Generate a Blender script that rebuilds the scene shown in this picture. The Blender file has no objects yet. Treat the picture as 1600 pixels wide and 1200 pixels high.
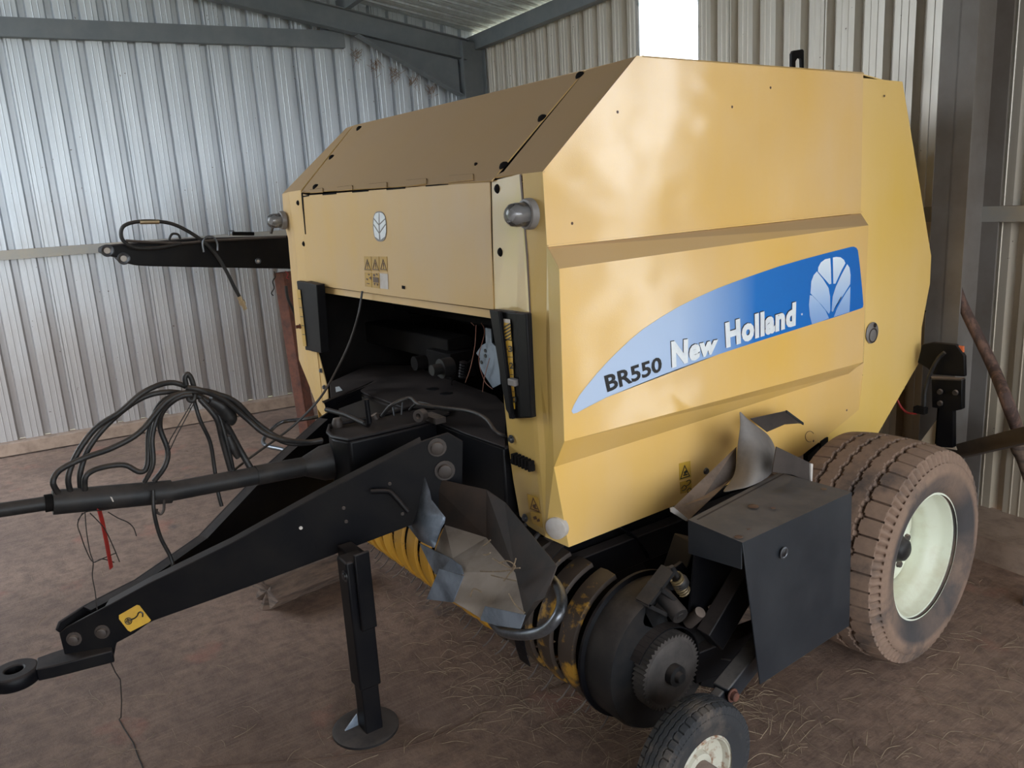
import bpy, bmesh, math, random
from mathutils import Vector, Matrix
random.seed(7)
SC = bpy.context.scene
COL = SC.collection

# ------------------------------------------------------------------ camera
FPX = 1268.4
YAW, PITCH, ROLL = -0.96989, 0.22832, -0.06075
CAM = Vector((0, 0, 1.63))
FW = Vector((math.sin(YAW)*math.cos(PITCH), math.cos(YAW)*math.cos(PITCH), -math.sin(PITCH)))
RT0 = Vector((math.cos(YAW), -math.sin(YAW), 0))
UP0 = RT0.cross(FW)
RT = RT0*math.cos(ROLL) + UP0*math.sin(ROLL)
UP = -RT0*math.sin(ROLL) + UP0*math.cos(ROLL)
cd = bpy.data.cameras.new('camera'); cam = bpy.data.objects.new('camera', cd); COL.objects.link(cam)
cd.sensor_fit = 'HORIZONTAL'; cd.sensor_width = 36; cd.lens = FPX/1600*36
cd.clip_start = 0.02; cd.clip_end = 300
m = Matrix((RT, UP, -FW)).transposed().to_4x4(); m.translation = CAM
cam.matrix_world = m
SC.camera = cam

# ------------------------------------------------------------------ world and exposure
SC.view_settings.view_transform = 'Standard'; SC.view_settings.look = 'None'
SC.view_settings.gamma = 1; SC.view_settings.use_curve_mapping = False
SC.view_settings.exposure = -0.12
W = bpy.data.worlds.new('world'); SC.world = W; W.use_nodes = True
wn = W.node_tree.nodes; wl = W.node_tree.links; wn.clear()
wo = wn.new('ShaderNodeOutputWorld'); wb = wn.new('ShaderNodeBackground'); wl.new(wb.outputs[0], wo.inputs[0])
wtc = wn.new('ShaderNodeTexCoord'); wsx = wn.new('ShaderNodeSeparateXYZ'); wl.new(wtc.outputs['Generated'], wsx.inputs[0])
wr = wn.new('ShaderNodeValToRGB'); wmr = wn.new('ShaderNodeMapRange')
wmr.inputs['From Min'].default_value = -1; wmr.inputs['From Max'].default_value = 1
wl.new(wsx.outputs['Z'], wmr.inputs['Value']); wl.new(wmr.outputs[0], wr.inputs[0]); wl.new(wr.outputs[0], wb.inputs[0])
er = wr.color_ramp; er.elements[0].position = 0.49; er.elements[0].color = (.20, .17, .12, 1)
er.elements[1].position = 1.0; er.elements[1].color = (.60, .78, 1.0, 1)
e = er.elements.new(.500); e.color = (.80, .86, .92, 1)
e = er.elements.new(.62); e.color = (.86, .93, 1.0, 1)
wb.inputs[1].default_value = 7.5

# ------------------------------------------------------------------ pixel -> point on a plane of the place
def ray(u, v):
    d = RT*(u-800) - UP*(v-600) + FW*FPX
    return d/d.dot(FW)
def X(u, v, x): d = ray(u, v); return CAM + d*((x-CAM.x)/d.x)
def Y(u, v, y): d = ray(u, v); return CAM + d*((y-CAM.y)/d.y)
def Z(u, v, z): d = ray(u, v); return CAM + d*((z-CAM.z)/d.z)
def D(u, v, w): return CAM + ray(u, v)*w
def PL(u, v, P, n): d = ray(u, v); return CAM + d*((Vector(P)-CAM).dot(n)/d.dot(n))

# ------------------------------------------------------------------ materials
MATS = {}
def nt(name):
    mt = bpy.data.materials.new(name); mt.use_nodes = True
    MATS[name] = mt
    return mt, mt.node_tree.nodes, mt.node_tree.links, mt.node_tree.nodes['Principled BSDF']
def noise(n, l, scale, detail=4, rough=.6, vec=None, stretch=None):
    t = n.new('ShaderNodeTexNoise'); t.inputs['Scale'].default_value = scale
    t.inputs['Detail'].default_value = detail; t.inputs['Roughness'].default_value = rough
    tc = n.new('ShaderNodeTexCoord')
    if stretch:
        mp = n.new('ShaderNodeMapping'); mp.inputs['Scale'].default_value = stretch
        l.new(tc.outputs['Object'], mp.inputs[0]); l.new(mp.outputs[0], t.inputs[0])
    else: l.new(tc.outputs['Object'], t.inputs[0])
    return t
def ramp(n, l, src, p0, p1, c0=(0, 0, 0, 1), c1=(1, 1, 1, 1)):
    r = n.new('ShaderNodeValToRGB'); r.color_ramp.elements[0].position = p0; r.color_ramp.elements[1].position = p1
    r.color_ramp.elements[0].color = c0; r.color_ramp.elements[1].color = c1
    l.new(src, r.inputs[0]); return r.outputs[0]
def mix(n, l, fac, a, b):
    mx = n.new('ShaderNodeMix'); mx.data_type = 'RGBA'
    if isinstance(fac, (int, float)): mx.inputs[0].default_value = fac
    else: l.new(fac, mx.inputs[0])
    for i, c in ((6, a), (7, b)):
        if isinstance(c, tuple): mx.inputs[i].default_value = (*c[:3], 1)
        else: l.new(c, mx.inputs[i])
    return mx.outputs[2]
def math_(n, l, op, a, b):
    q = n.new('ShaderNodeMath'); q.operation = op
    for i, c in enumerate((a, b)):
        if isinstance(c, (int, float)): q.inputs[i].default_value = c
        else: l.new(c, q.inputs[i])
    return q.outputs[0]
def bump(n, l, b, h, strength, dist=.01, nrm=None):
    bp = n.new('ShaderNodeBump'); bp.inputs['Strength'].default_value = strength; bp.inputs['Distance'].default_value = dist
    l.new(h, bp.inputs['Height'])
    if nrm: l.new(nrm, bp.inputs['Normal'])
    l.new(bp.outputs[0], b.inputs['Normal']); return bp.outputs[0]
def simple(name, col, rough=.5, metal=0, col2=None, scale=20, bs=0, spec=None, dust=None, dustamt=.7, stretch=None, lo=.4, hi=.7):
    """plain surface with a second tone in patches and settled dust on upward faces"""
    mt, n, l, b = nt(name)
    b.inputs['Roughness'].default_value = rough; b.inputs['Metallic'].default_value = metal
    if spec is not None: b.inputs['Specular IOR Level'].default_value = spec
    cur = tuple(col)
    if col2:
        t = noise(n, l, scale, 5, .65, stretch=stretch); cur = mix(n, l, ramp(n, l, t.outputs[0], lo, hi), cur, tuple(col2))
    if dust:
        g = n.new('ShaderNodeNewGeometry'); s = n.new('ShaderNodeSeparateXYZ'); l.new(g.outputs['Normal'], s.inputs[0])
        t2 = noise(n, l, 9, 6, .7); f = math_(n, l, 'MULTIPLY', ramp(n, l, s.outputs[2], .25, .95), ramp(n, l, t2.outputs[0], .2, .55))
        f = math_(n, l, 'MULTIPLY', f, dustamt)
        cur = mix(n, l, f, cur, tuple(dust))
        rr = mix(n, l, f, (rough,)*3, (.9,)*3); l.new(rr, b.inputs['Roughness'])
    if isinstance(cur, tuple): b.inputs['Base Color'].default_value = (*cur[:3], 1)
    else: l.new(cur, b.inputs['Base Color'])
    if bs:
        t3 = noise(n, l, scale*3, 4, .6, stretch=stretch); bump(n, l, b, t3.outputs[0], bs, .004)
    return mt

DUST = (.17, .115, .08)
# yellow machine paint with a film of dust
def yellow(name, film, rough, dents=0, coat=0, col=(.86, .50, .085), filmcol=(.85, .565, .27)):
    mt, n, l, b = nt(name)
    t = noise(n, l, 1.7, 2, .5); f1 = ramp(n, l, t.outputs[0], .25, .75)
    t2 = noise(n, l, 5, 4, .6, stretch=(1, 1, .35)); f2 = ramp(n, l, t2.outputs[0], .30, .75)
    f = math_(n, l, 'MULTIPLY', math_(n, l, 'ADD', math_(n, l, 'MULTIPLY', f1, .75), math_(n, l, 'MULTIPLY', f2, .35)), film)
    c = mix(n, l, f, col, filmcol)
    g = n.new('ShaderNodeNewGeometry'); s = n.new('ShaderNodeSeparateXYZ'); l.new(g.outputs['Normal'], s.inputs[0])
    up = ramp(n, l, s.outputs[2], .25, .75); up = math_(n, l, 'MULTIPLY', up, .80)
    c = mix(n, l, up, c, (.36, .235, .135))
    l.new(c, b.inputs['Base Color'])
    rr = mix(n, l, math_(n, l, 'MAXIMUM', up, math_(n, l, 'MULTIPLY', f, .25)), (rough,)*3, (.8,)*3); l.new(rr, b.inputs['Roughness'])
    b.inputs['Specular IOR Level'].default_value = .5
    b.inputs['Coat Weight'].default_value = coat; b.inputs['Coat IOR'].default_value = 1.8; b.inputs['Coat Roughness'].default_value = .07
    if dents:
        h = noise(n, l, 1.9, 2, .4, stretch=(1, 1.0, 1.7)); h2 = noise(n, l, 320, 2, .5)
        n1 = bump(n, l, b, h.outputs[0], dents, .055); nn = bump(n, l, b, h2.outputs[0], .10, .002, n1); l.new(nn, b.inputs['Coat Normal'])
    return mt
YEL = yellow('yellow_side_paint', .95, .30, .45, 1.0)
YELDIM = yellow('yellow_front_dimmed', 1.0, .40, .12, 0, col=(.64, .375, .07), filmcol=(.57, .40, .23))  # same machine yellow, darkened: the front's dimmer light is put into the colour
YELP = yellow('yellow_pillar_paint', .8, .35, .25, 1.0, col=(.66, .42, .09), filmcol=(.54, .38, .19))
YELG = yellow('yellow_tailgate_paint', .7, .35, .2, .2, col=(.82, .52, .085), filmcol=(.86, .60, .29))
BLK = simple('black_paint', (.0045, .0045, .006), .42, 0, (.010, .009, .009), 6, .05, .14, (.11, .085, .075), .5)
BLKB = simple('black_box_paint', (.012, .015, .020), .38, 0, (.026, .029, .034), 4, .05, .5, (.15, .125, .11), .8)
BLKD = simple('dark_cavity_paint', (.006, .005, .005), .8, 0, (.011, .009, .008), 8, 0, .1)
RUB = simple('black_rubber_hose', (.010, .010, .011), .5, 0, (.030, .025, .022), 25, .1, .4, DUST, .45)
GUARD = simple('dusty_black_plastic', (.011, .011, .012), .5, 0, (.026, .022, .020), 12, .1, .3, (.13, .10, .085), .45)
STEEL = simple('worn_steel', (.18, .19, .21), .35, .8, (.06, .06, .065), 14, .05)
ZINC = simple('zinc_plate', (.24, .28, .34), .45, .25, (.08, .095, .12), 9, .1, None, DUST, .3)
DSTEEL = simple('dusty_sheet_steel', (.060, .045, .038), .6, .2, (.028, .021, .018), 5, .1, None, (.30, .225, .18), .9)
RUST = simple('rusty_steel', (.16, .055, .032), .8, .1, (.07, .03, .022), 18, .3)
RUSTB = simple('rusty_pole', (.17, .095, .07), .85, 0, (.075, .045, .038), 30, .5, stretch=(1, 1, .3), lo=.4, hi=.55)
GIRT = simple('grey_painted_steel', (.15, .17, .19), .5, .15, (.19, .205, .22), 5, .05, None, (.20, .12, .08), .8)
GIRTL = simple('dusty_galvanised_girt', (.34, .33, .31), .6, .2, (.42, .36, .28), 4, .05, None, (.35, .25, .17), .8)
TRIM = simple('pale_reflector_back', (.70, .58, .42), .5, 0, (.55, .45, .33), 12)
SPRING = simple('dull_spring_steel', (.17, .12, .055), .5, .3, (.08, .06, .04), 30)
DISCM = simple('dusty_disc_steel', (.075, .062, .055), .7, .1, (.035, .03, .028), 12, .2)
TRAYL = simple('dusty_tray_steel', (.36, .29, .24), .75, .05, (.20, .15, .12), 5, .1)
TRAYB = simple('dirty_brown_steel', (.045, .028, .020), .65, .15, (.016, .013, .011), 6, .1)
POST = simple('dusty_grey_post', (.20, .18, .165), .55, .1, (.15, .125, .105), 3, .05)
CREAM = simple('cream_rim_paint', (.72, .74, .60), .32, 0, (.60, .56, .42), 7, .02, .5, (.45, .33, .2), .4, lo=.5, hi=.75)
WHT = simple('dirty_white_rim', (.50, .47, .38), .5, 0, (.22, .10, .05), 25, .1, lo=.5, hi=.65)
LOGM = simple('weathered_log', (.16, .105, .075), .9, 0, (.05, .035, .03), 9, .6, stretch=(1, 1, 8))
WOODB = simple('dusty_kerb', (.36, .255, .19), .9, 0, (.22, .15, .11), 12, .3)
GREY = simple('grey_lamp_base', (.20, .18, .17), .45)
WHITE = simple('white_vinyl', (.82, .84, .85), .35, 0, (.70, .73, .77), 30)
PALE = simple('pale_disc', (.55, .50, .46), .5, 0, (.45, .38, .32), 20)
SIGN = simple('yellow_vinyl', (.62, .37, .04), .45, 0, (.50, .28, .05), 15)
SIGNF = simple('faded_yellow_vinyl', (.50, .29, .045), .45, 0, (.42, .25, .07), 15)
INK = simple('black_ink', (.012, .011, .012), .4)
INK2 = simple('faded_brown_ink', (.10, .05, .03), .5)
REDS = simple('red_strap', (.30, .018, .015), .5, 0, (.16, .02, .02), 20)
ORG = simple('orange_lens', (.75, .17, .06), .35)
REEL = simple('yellow_reel_paint', (.60, .30, .028), .45, 0, (.10, .055, .03), 10, .1, lo=.62, hi=.70)
REELW = simple('worn_yellow_band', (.46, .24, .03), .5, 0, (.05, .034, .025), 11, .15, lo=.36, hi=.46)
BRASS = simple('brass_fitting', (.45, .35, .22), .35, .8)
STRAW = simple('straw', (.30, .215, .13), .8, 0, (.16, .11, .075), 60)
TWINE = simple('dark_twine', (.02, .015, .012), .8)
COPPER = simple('reddish_wire', (.35, .14, .09), .6)
# clear lamp lens
mt, n, l, b = nt('clear_lens'); b.inputs['Base Color'].default_value = (.72, .70, .70, 1); b.inputs['Roughness'].default_value = .04
b.inputs['Transmission Weight'].default_value = .95; b.inputs['IOR'].default_value = 1.45
LENS = mt
# tyres
def tyre_mat(name, dusty, c0=(.030, .032, .036), c1=(.235, .150, .105)):
    mt, n, l, b = nt(name); b.inputs['Roughness'].default_value = .85
    t = noise(n, l, 6, 6, .65); f = ramp(n, l, t.outputs[0], .62-dusty*.5, .80-dusty*.4)
    t2 = noise(n, l, 45, 4, .6); c1b = mix(n, l, t2.outputs[0], tuple(x*.7 for x in c1), tuple(x*1.15 for x in c1))
    at = n.new('ShaderNodeAttribute'); at.attribute_name = 'clean'
    f = math_(n, l, 'MULTIPLY', f, math_(n, l, 'SUBTRACT', 1.0, at.outputs['Fac']))
    l.new(mix(n, l, f, c0, c1b), b.inputs['Base Color']); bump(n, l, b, t2.outputs[0], .3, .003)
    return mt
TYRE = tyre_mat('dusty_tyre', .72)
TYRES = tyre_mat('small_tyre', .28, (.022, .022, .024), (.16, .12, .09))
# blue decal print running from silver to blue along the machine
mt, n, l, b = nt('side_decal_print'); b.inputs['Roughness'].default_value = .25
tc = n.new('ShaderNodeTexCoord'); s = n.new('ShaderNodeSeparateXYZ'); l.new(tc.outputs['Object'], s.inputs[0])
r = n.new('ShaderNodeValToRGB'); mr = n.new('ShaderNodeMapRange')
mr.inputs['From Min'].default_value = .03; mr.inputs['From Max'].default_value = 1.5
l.new(s.outputs[1], mr.inputs['Value']); l.new(mr.outputs[0], r.inputs[0]); l.new(r.outputs[0], b.inputs['Base Color'])
cr = r.color_ramp; cr.elements[0].position = 0; cr.elements[0].color = (.50, .60, .78, 1); cr.elements[1].position = 1; cr.elements[1].color = (.004, .135, .52, 1)
for p_, c_ in ((.28, (.42, .54, .76)), (.47, (.13, .29, .62)), (.53, (.012, .17, .56))):
    q = cr.elements.new(p_); q.color = (*c_, 1)
DECAL = mt
# leaf emblem: white fading to blue towards its foot
mt, n, l, b = nt('leaf_emblem_print'); b.inputs['Roughness'].default_value = .3
tc = n.new('ShaderNodeTexCoord'); s = n.new('ShaderNodeSeparateXYZ'); l.new(tc.outputs['Object'], s.inputs[0])
r = n.new('ShaderNodeValToRGB'); mr = n.new('ShaderNodeMapRange')
mr.inputs['From Min'].default_value = 1.02; mr.inputs['From Max'].default_value = 1.34
l.new(s.outputs[2], mr.inputs['Value']); l.new(mr.outputs[0], r.inputs[0]); l.new(r.outputs[0], b.inputs['Base Color'])
cr = r.color_ramp; cr.elements[0].color = (.06, .20, .58, 1); cr.elements[1].color = (.80, .88, .96, 1); q = cr.elements.new(.5); q.color = (.34, .50, .78, 1)
LEAF = mt
# wall sheets: zinc-aluminium with streaks and another tone towards the foot
def sheet(name, col, col2, foot_tone, rough=.38, metal=.35):
    mt, n, l, b = nt(name); b.inputs['Roughness'].default_value = rough; b.inputs['Metallic'].default_value = metal
    t = noise(n, l, 3, 5, .6, stretch=(6, 6, .5)); c = mix(n, l, ramp(n, l, t.outputs[0], .3, .7), col, col2)
    t3 = noise(n, l, 2.2, 6, .7, stretch=(1.5, 1.5, .8)); tc = n.new('ShaderNodeTexCoord'); s = n.new('ShaderNodeSeparateXYZ'); l.new(tc.outputs['Object'], s.inputs[0])
    low = ramp(n, l, math_(n, l, 'ADD', math_(n, l, 'MULTIPLY', s.outputs[2], .45), math_(n, l, 'MULTIPLY', t3.outputs[0], -.55)), -.2, .55, (1, 1, 1, 1), (0, 0, 0, 1))
    c = mix(n, l, math_(n, l, 'MULTIPLY', low, .75), c, foot_tone)
    t4 = noise(n, l, 34, 3, .5); c = mix(n, l, ramp(n, l, t4.outputs[0], .735, .75), c, (.13, .10, .08))
    l.new(c, b.inputs['Base Color']); return mt
WALLM = sheet('corrugated_wall_sheet', (.63, .67, .72), (.50, .54, .59), (.38, .32, .28))
WALLR = sheet('rear_sheet_bounce_tint', (.66, .62, .56), (.56, .51, .44), (.46, .37, .26))  # warm bounce off the yellow machine is put into these tones
ROOFM = sheet('corrugated_roof_sheet', (.62, .68, .72), (.45, .48, .50), (.45, .40, .36), .4, .4)
# translucent fibreglass sheet
mt, n, l, b = nt('translucent_sheet'); n.remove(b)
tr = n.new('ShaderNodeBsdfTranslucent'); tp = n.new('ShaderNodeBsdfTransparent'); ms = n.new('ShaderNodeMixShader'); o = n['Material Output']
t = noise(n, l, 14, 5, .6); l.new(ramp(n, l, t.outputs[0], .30, .42, (.55, .60, .60, 1), (.97, .98, 1, 1)), tr.inputs[0]); tp.inputs[0].default_value = (.95, .97, 1, 1)
ms.inputs[0].default_value = .45; l.new(tr.outputs[0], ms.inputs[1]); l.new(tp.outputs[0], ms.inputs[2]); l.new(ms.outputs[0], o.inputs[0])
FIBRE = mt
# floor: dusty brushed concrete
mt, n, l, b = nt('dusty_concrete'); b.inputs['Roughness'].default_value = .82
t = noise(n, l, 1.1, 8, .62); t2 = noise(n, l, 16, 8, .68); t3 = noise(n, l, 9, 4, .6, stretch=(9, .6, 1)); t5 = noise(n, l, 90, 4, .7)
c = mix(n, l, ramp(n, l, t.outputs[0], .32, .68), (.140, .086, .062), (.305, .192, .135))
c = mix(n, l, math_(n, l, 'MULTIPLY', ramp(n, l, t2.outputs[0], .42, .62), .65), c, (.115, .068, .049))
c = mix(n, l, math_(n, l, 'MULTIPLY', ramp(n, l, t3.outputs[0], .50, .68), .22), c, (.38, .26, .19))
t6 = noise(n, l, 2.3, 5, .6); c = mix(n, l, math_(n, l, 'MULTIPLY', ramp(n, l, t6.outputs[0], .60, .72), .55), c, (.36, .13, .085))
t7 = noise(n, l, 3.1, 4, .5); c = mix(n, l, math_(n, l, 'MULTIPLY', ramp(n, l, t7.outputs[0], .71, .74), .6), c, (.10, .075, .065))
l.new(c, b.inputs['Base Color'])
hb = math_(n, l, 'ADD', math_(n, l, 'MULTIPLY', t3.outputs[0], .45), math_(n, l, 'ADD', t2.outputs[0], math_(n, l, 'MULTIPLY', t5.outputs[0], .6)))
bump(n, l, b, hb, .38, .012)
FLOOR = mt
EARTH = simple('bare_earth_outside', (.36, .26, .18), .95, 0, (.22, .25, .10), 1.5)

# ------------------------------------------------------------------ mesh helpers
def link(name, bm, mat, parent=None, smooth=False, **props):
    me = bpy.data.meshes.new(name); bm.to_mesh(me); bm.free()
    ob = bpy.data.objects.new(name, me); COL.objects.link(ob)
    for q in (mat if isinstance(mat, (list, tuple)) else [mat]): me.materials.append(q)
    if smooth:
        for p in me.polygons: p.use_smooth = True
        if smooth != 'all': me.set_sharp_from_angle(angle=math.radians(38))
    if parent is not None:
        ob.parent = parent
        mw = Matrix.Identity(4); q = parent
        while q is not None: mw = Matrix.Translation(q.location) @ mw; q = q.parent
        ob.matrix_parent_inverse = Matrix.Identity(4)
        if mw.translation.length > 0: me.transform(Matrix.Translation(-mw.translation))
    for k, v in props.items(): ob[k] = v
    return ob
def thing(name, label, cat, loc, group=None):
    o = bpy.data.objects.new(name, None); COL.objects.link(o); o.location = loc; o.empty_display_size = .1
    o['label'] = label; o['category'] = cat
    if group: o['group'] = group
    return o
def addbox(bm, c, s, M=None, mi=0):
    c = Vector(c); vs = []
    for dz in (-1, 1):
        for dx, dy in ((-1, -1), (1, -1), (1, 1), (-1, 1)):
            v = Vector((dx*s[0]/2, dy*s[1]/2, dz*s[2]/2))
            if M is not None: v = M @ v
            vs.append(bm.verts.new(c+v))
    for f in ((0, 3, 2, 1), (4, 5, 6, 7), (0, 1, 5, 4), (1, 2, 6, 5), (2, 3, 7, 6), (3, 0, 4, 7)):
        bm.faces.new([vs[i] for i in f]).material_index = mi
def addbar(bm, a, b, w, h, up=(0, 0, 1), mi=0):
    a = Vector(a); b = Vector(b); d = b-a; L = d.length; z = d.normalized()
    x = Vector(up).cross(z)
    if x.length < 1e-4: x = Vector((1, 0, 0)).cross(z)
    x.normalize(); y = z.cross(x)
    addbox(bm, (a+b)/2, (w, h, L), Matrix((x, y, z)).transposed(), mi)
def spline(pts, k=6):
    P = [Vector(p) for p in pts]
    if len(P) < 3: return P
    out = []
    for i in range(len(P)-1):
        p0 = P[max(i-1, 0)]; p1 = P[i]; p2 = P[i+1]; p3 = P[min(i+2, len(P)-1)]
        for j in range(k):
            t = j/k
            out.append(.5*((2*p1)+(p2-p0)*t+(2*p0-5*p1+4*p2-p3)*t*t+(3*p1-p0-3*p2+p3)*t**3))
    out.append(P[-1]); return out
def addtube(bm, pts, r, k=10, smooth=True, mi=0, closed=False):
    P = spline(pts) if smooth else [Vector(p) for p in pts]
    rs = r if isinstance(r, (list, tuple)) else None
    nrm = None; rings = []
    for i, p in enumerate(P):
        d = (P[min(i+1, len(P)-1)]-P[max(i-1, 0)])
        if d.length < 1e-9: d = Vector((0, 0, 1))
        d.normalize()
        if nrm is None:
            nrm = d.cross(Vector((0, 0, 1)))
            if nrm.length < .05: nrm = d.cross(Vector((1, 0, 0)))
        nrm = (nrm-d*nrm.dot(d)).normalized(); bn = d.cross(nrm)
        if rs:
            tt = i/(len(P)-1)*(len(rs)-1); i0 = min(int(tt), len(rs)-2); rad = rs[i0]+(rs[i0+1]-rs[i0])*(tt-i0)
        else: rad = r
        rings.append([bm.verts.new(p+(nrm*math.cos(2*math.pi*j/k)+bn*math.sin(2*math.pi*j/k))*rad) for j in range(k)])
    for i in range(len(rings)-1):
        for j in range(k):
            bm.faces.new((rings[i][j], rings[i][(j+1) % k], rings[i+1][(j+1) % k], rings[i+1][j])).material_index = mi
    if k > 2:
        bm.faces.new(rings[0][::-1]).material_index = mi; bm.faces.new(rings[-1]).material_index = mi
def addlathe(bm, prof, o, axis, k=48, mi=0, closed=False):
    """prof: (r, t) pairs; t runs along axis from o"""
    o = Vector(o); a = Vector(axis).normalized(); x = a.cross(Vector((0, 0, 1)))
    if x.length < .05: x = a.cross(Vector((1, 0, 0)))
    x.normalize(); y = a.cross(x); rings = []
    for r, t in prof:
        if r < 1e-6: rings.append([bm.verts.new(o+a*t)])
        else: rings.append([bm.verts.new(o+a*t+(x*math.cos(2*math.pi*j/k)+y*math.sin(2*math.pi*j/k))*r) for j in range(k)])
    if closed: rings.append(rings[0])
    for i in range(len(rings)-1):
        A, B = rings[i], rings[i+1]
        for j in range(k):
            j2 = (j+1) % k
            if len(A) == 1 and len(B) == 1: continue
            if len(A) == 1: f = (A[0], B[j2], B[j])
            elif len(B) == 1: f = (A[j], A[j2], B[0])
            else: f = (A[j], A[j2], B[j2], B[j])
            bm.faces.new(f).material_index = mi
def addplate(bm, pts, th, away=None, mi=0, nrm=None):
    P = [Vector(p) for p in pts]
    n = Vector((0, 0, 0)); c = sum(P, Vector())/len(P)
    for i in range(len(P)): n += (P[i]-c).cross(P[(i+1) % len(P)]-c)
    n.normalize()
    if nrm is not None: n = Vector(nrm).normalized()
    ref = Vector(away) if away is not None else c-CAM
    if n.dot(ref) < 0: n = -n
    A = [bm.verts.new(p) for p in P]; B = [bm.verts.new(p+n*th) for p in P]
    fs = [bm.faces.new(A), bm.faces.new(B[::-1])]
    for i in range(len(P)):
        j = (i+1) % len(P); fs.append(bm.faces.new((A[j], A[i], B[i], B[j])))
    for f in fs: f.material_index = mi
    bmesh.ops.recalc_face_normals(bm, faces=fs)
def addfacets(bm, polys, th, away=None):
    """several flat facets sharing corners, given thickness"""
    vd = {}
    def gv(p):
        kx = (round(p[0], 4), round(p[1], 4), round(p[2], 4))
        if kx not in vd: vd[kx] = bm.verts.new(p)
        return vd[kx]
    fs = [bm.faces.new([gv(p) for p in poly]) for poly in polys]
    bmesh.ops.recalc_face_normals(bm, faces=fs)
    c = sum((f.calc_center_median() for f in fs), Vector())/len(fs)
    if (sum((f.normal*f.calc_area() for f in fs), Vector())).dot(Vector(away) if away is not None else c-CAM) > 0:
        bmesh.ops.reverse_faces(bm, faces=fs)
    bmesh.ops.solidify(bm, geom=fs, thickness=-th if False else th)
def bevel(ob, w, seg=2, ang=35):
    md = ob.modifiers.new('bevel', 'BEVEL'); md.width = w; md.segments = seg; md.limit_method = 'ANGLE'; md.angle_limit = math.radians(ang)
    md.harden_normals = False
    for p in ob.data.polygons: p.use_smooth = True
    ob.data.set_sharp_from_angle(angle=math.radians(40)); return ob
def plate(name, pts, th, mat, parent=None, away=None, bv=0, **k):
    bm = bmesh.new(); addplate(bm, pts, th, away); o = link(name, bm, mat, parent, **k)
    if bv: bevel(o, bv)
    return o
def tube(name, pts, r, mat, parent=None, k=10, smooth=True, **kw):
    bm = bmesh.new(); addtube(bm, pts, r, k, smooth); return link(name, bm, mat, parent, smooth=True, **kw)
def lathe(name, prof, o, axis, mat, parent=None, k=48, closed=False, **kw):
    bm = bmesh.new(); addlathe(bm, prof, o, axis, k, closed=closed); bmesh.ops.recalc_face_normals(bm, faces=bm.faces[:])
    return link(name, bm, mat, parent, smooth=True, **kw)
def box(name, c, s, mat, parent=None, M=None, bv=.004, **kw):
    bm = bmesh.new(); addbox(bm, c, s, M); o = link(name, bm, mat, parent, **kw)
    if bv: bevel(o, bv)
    return o
def bolt(parent, p, axis, r=.014, h=.012, mat=None, name='bolt'):
    return lathe(name, [(0, 0), (r*1.5, 0), (r*1.5, .003), (r, .003), (r, h), (r*.8, h+.002), (0, h+.002)], p, axis, mat or STEEL, parent, k=6 if False else 16)
def textmesh(body, quad, mat, name, parent, shear=0, bold=.02, spacing=1.0, th=.0006, nrm=(1, 0, 0)):
    """lettering laid on the plane spanned by quad = (top left, top right, bottom right, bottom left)"""
    cu = bpy.data.curves.new('t', 'FONT'); cu.body = body; cu.offset = bold; cu.shear = shear; cu.resolution_u = 3; cu.space_character = spacing
    o = bpy.data.objects.new('t', cu); COL.objects.link(o)
    bpy.context.view_layer.update()
    me = bpy.data.meshes.new_from_object(o.evaluated_get(bpy.context.evaluated_depsgraph_get()))
    bpy.data.objects.remove(o)
    xs = [v.co.x for v in me.vertices]; ys = [v.co.y for v in me.vertices]
    x0, x1, y0, y1 = min(xs), max(xs), min(ys), max(ys)
    TL, TR, BR, BL = [Vector(q) for q in quad]
    mw = Vector()
    q = parent
    while q is not None: mw += q.location; q = q.parent
    for v in me.vertices:
        s = (v.co.x-x0)/(x1-x0); t = (v.co.y-y0)/(y1-y0)
        v.co = (BL*(1-s)+BR*s)*(1-t)+(TL*(1-s)+TR*s)*t + Vector(nrm)*th - mw
    me.materials.clear(); me.materials.append(mat); me.name = name
    ob = bpy.data.objects.new(name, me); COL.objects.link(ob); ob.parent = parent
    return ob
def flat(name, polys, mat, parent, nrm, th=.0008):
    bm = bmesh.new()
    for p in polys: addplate(bm, p, th, away=nrm)
    return link(name, bm, mat, parent)

# ------------------------------------------------------------------ the shed (slightly turned against the machine)
TH = math.atan(.1); O = Vector((-6.4, 4.22, 0))
E1 = Vector((math.cos(TH), -math.sin(TH), 0)); E2 = Vector((-math.sin(TH), -math.cos(TH), 0)); EZ = Vector((0, 0, 1))
def S(a, b, z): return O+E1*a+E2*b+EZ*z
RS = .18; EAVE = 2.93
PITCHW = .165
def profile(L, pitch=PITCHW, depth=.042, off=0, seam=True):
    """IBR sheet cross-section: (distance, depth) list"""
    out = []; x = off; n_ = 0
    while x < L:
        for dx, d in ((0, 0), (.028, 0), (.030, -.003), (.034, -.003), (.036, 0), (.066, 0), (.068, -.003), (.072, -.003), (.074, 0), (.108, 0), (.120, depth), (.154, depth)):
            if x+dx <= L: out.append((x+dx, d))
        n_ += 1
        if seam and n_ % 4 == 2 and x+.10 < L: out[-7:-7] = []; out += []; out.insert(len(out)-3, (x+.092, 0)); out.insert(len(out)-3, (x+.093, .018)); out.insert(len(out)-3, (x+.0965, .018)); out.insert(len(out)-3, (x+.0975, 0))
        x += pitch
    out.append((L, 0)); return out
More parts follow.
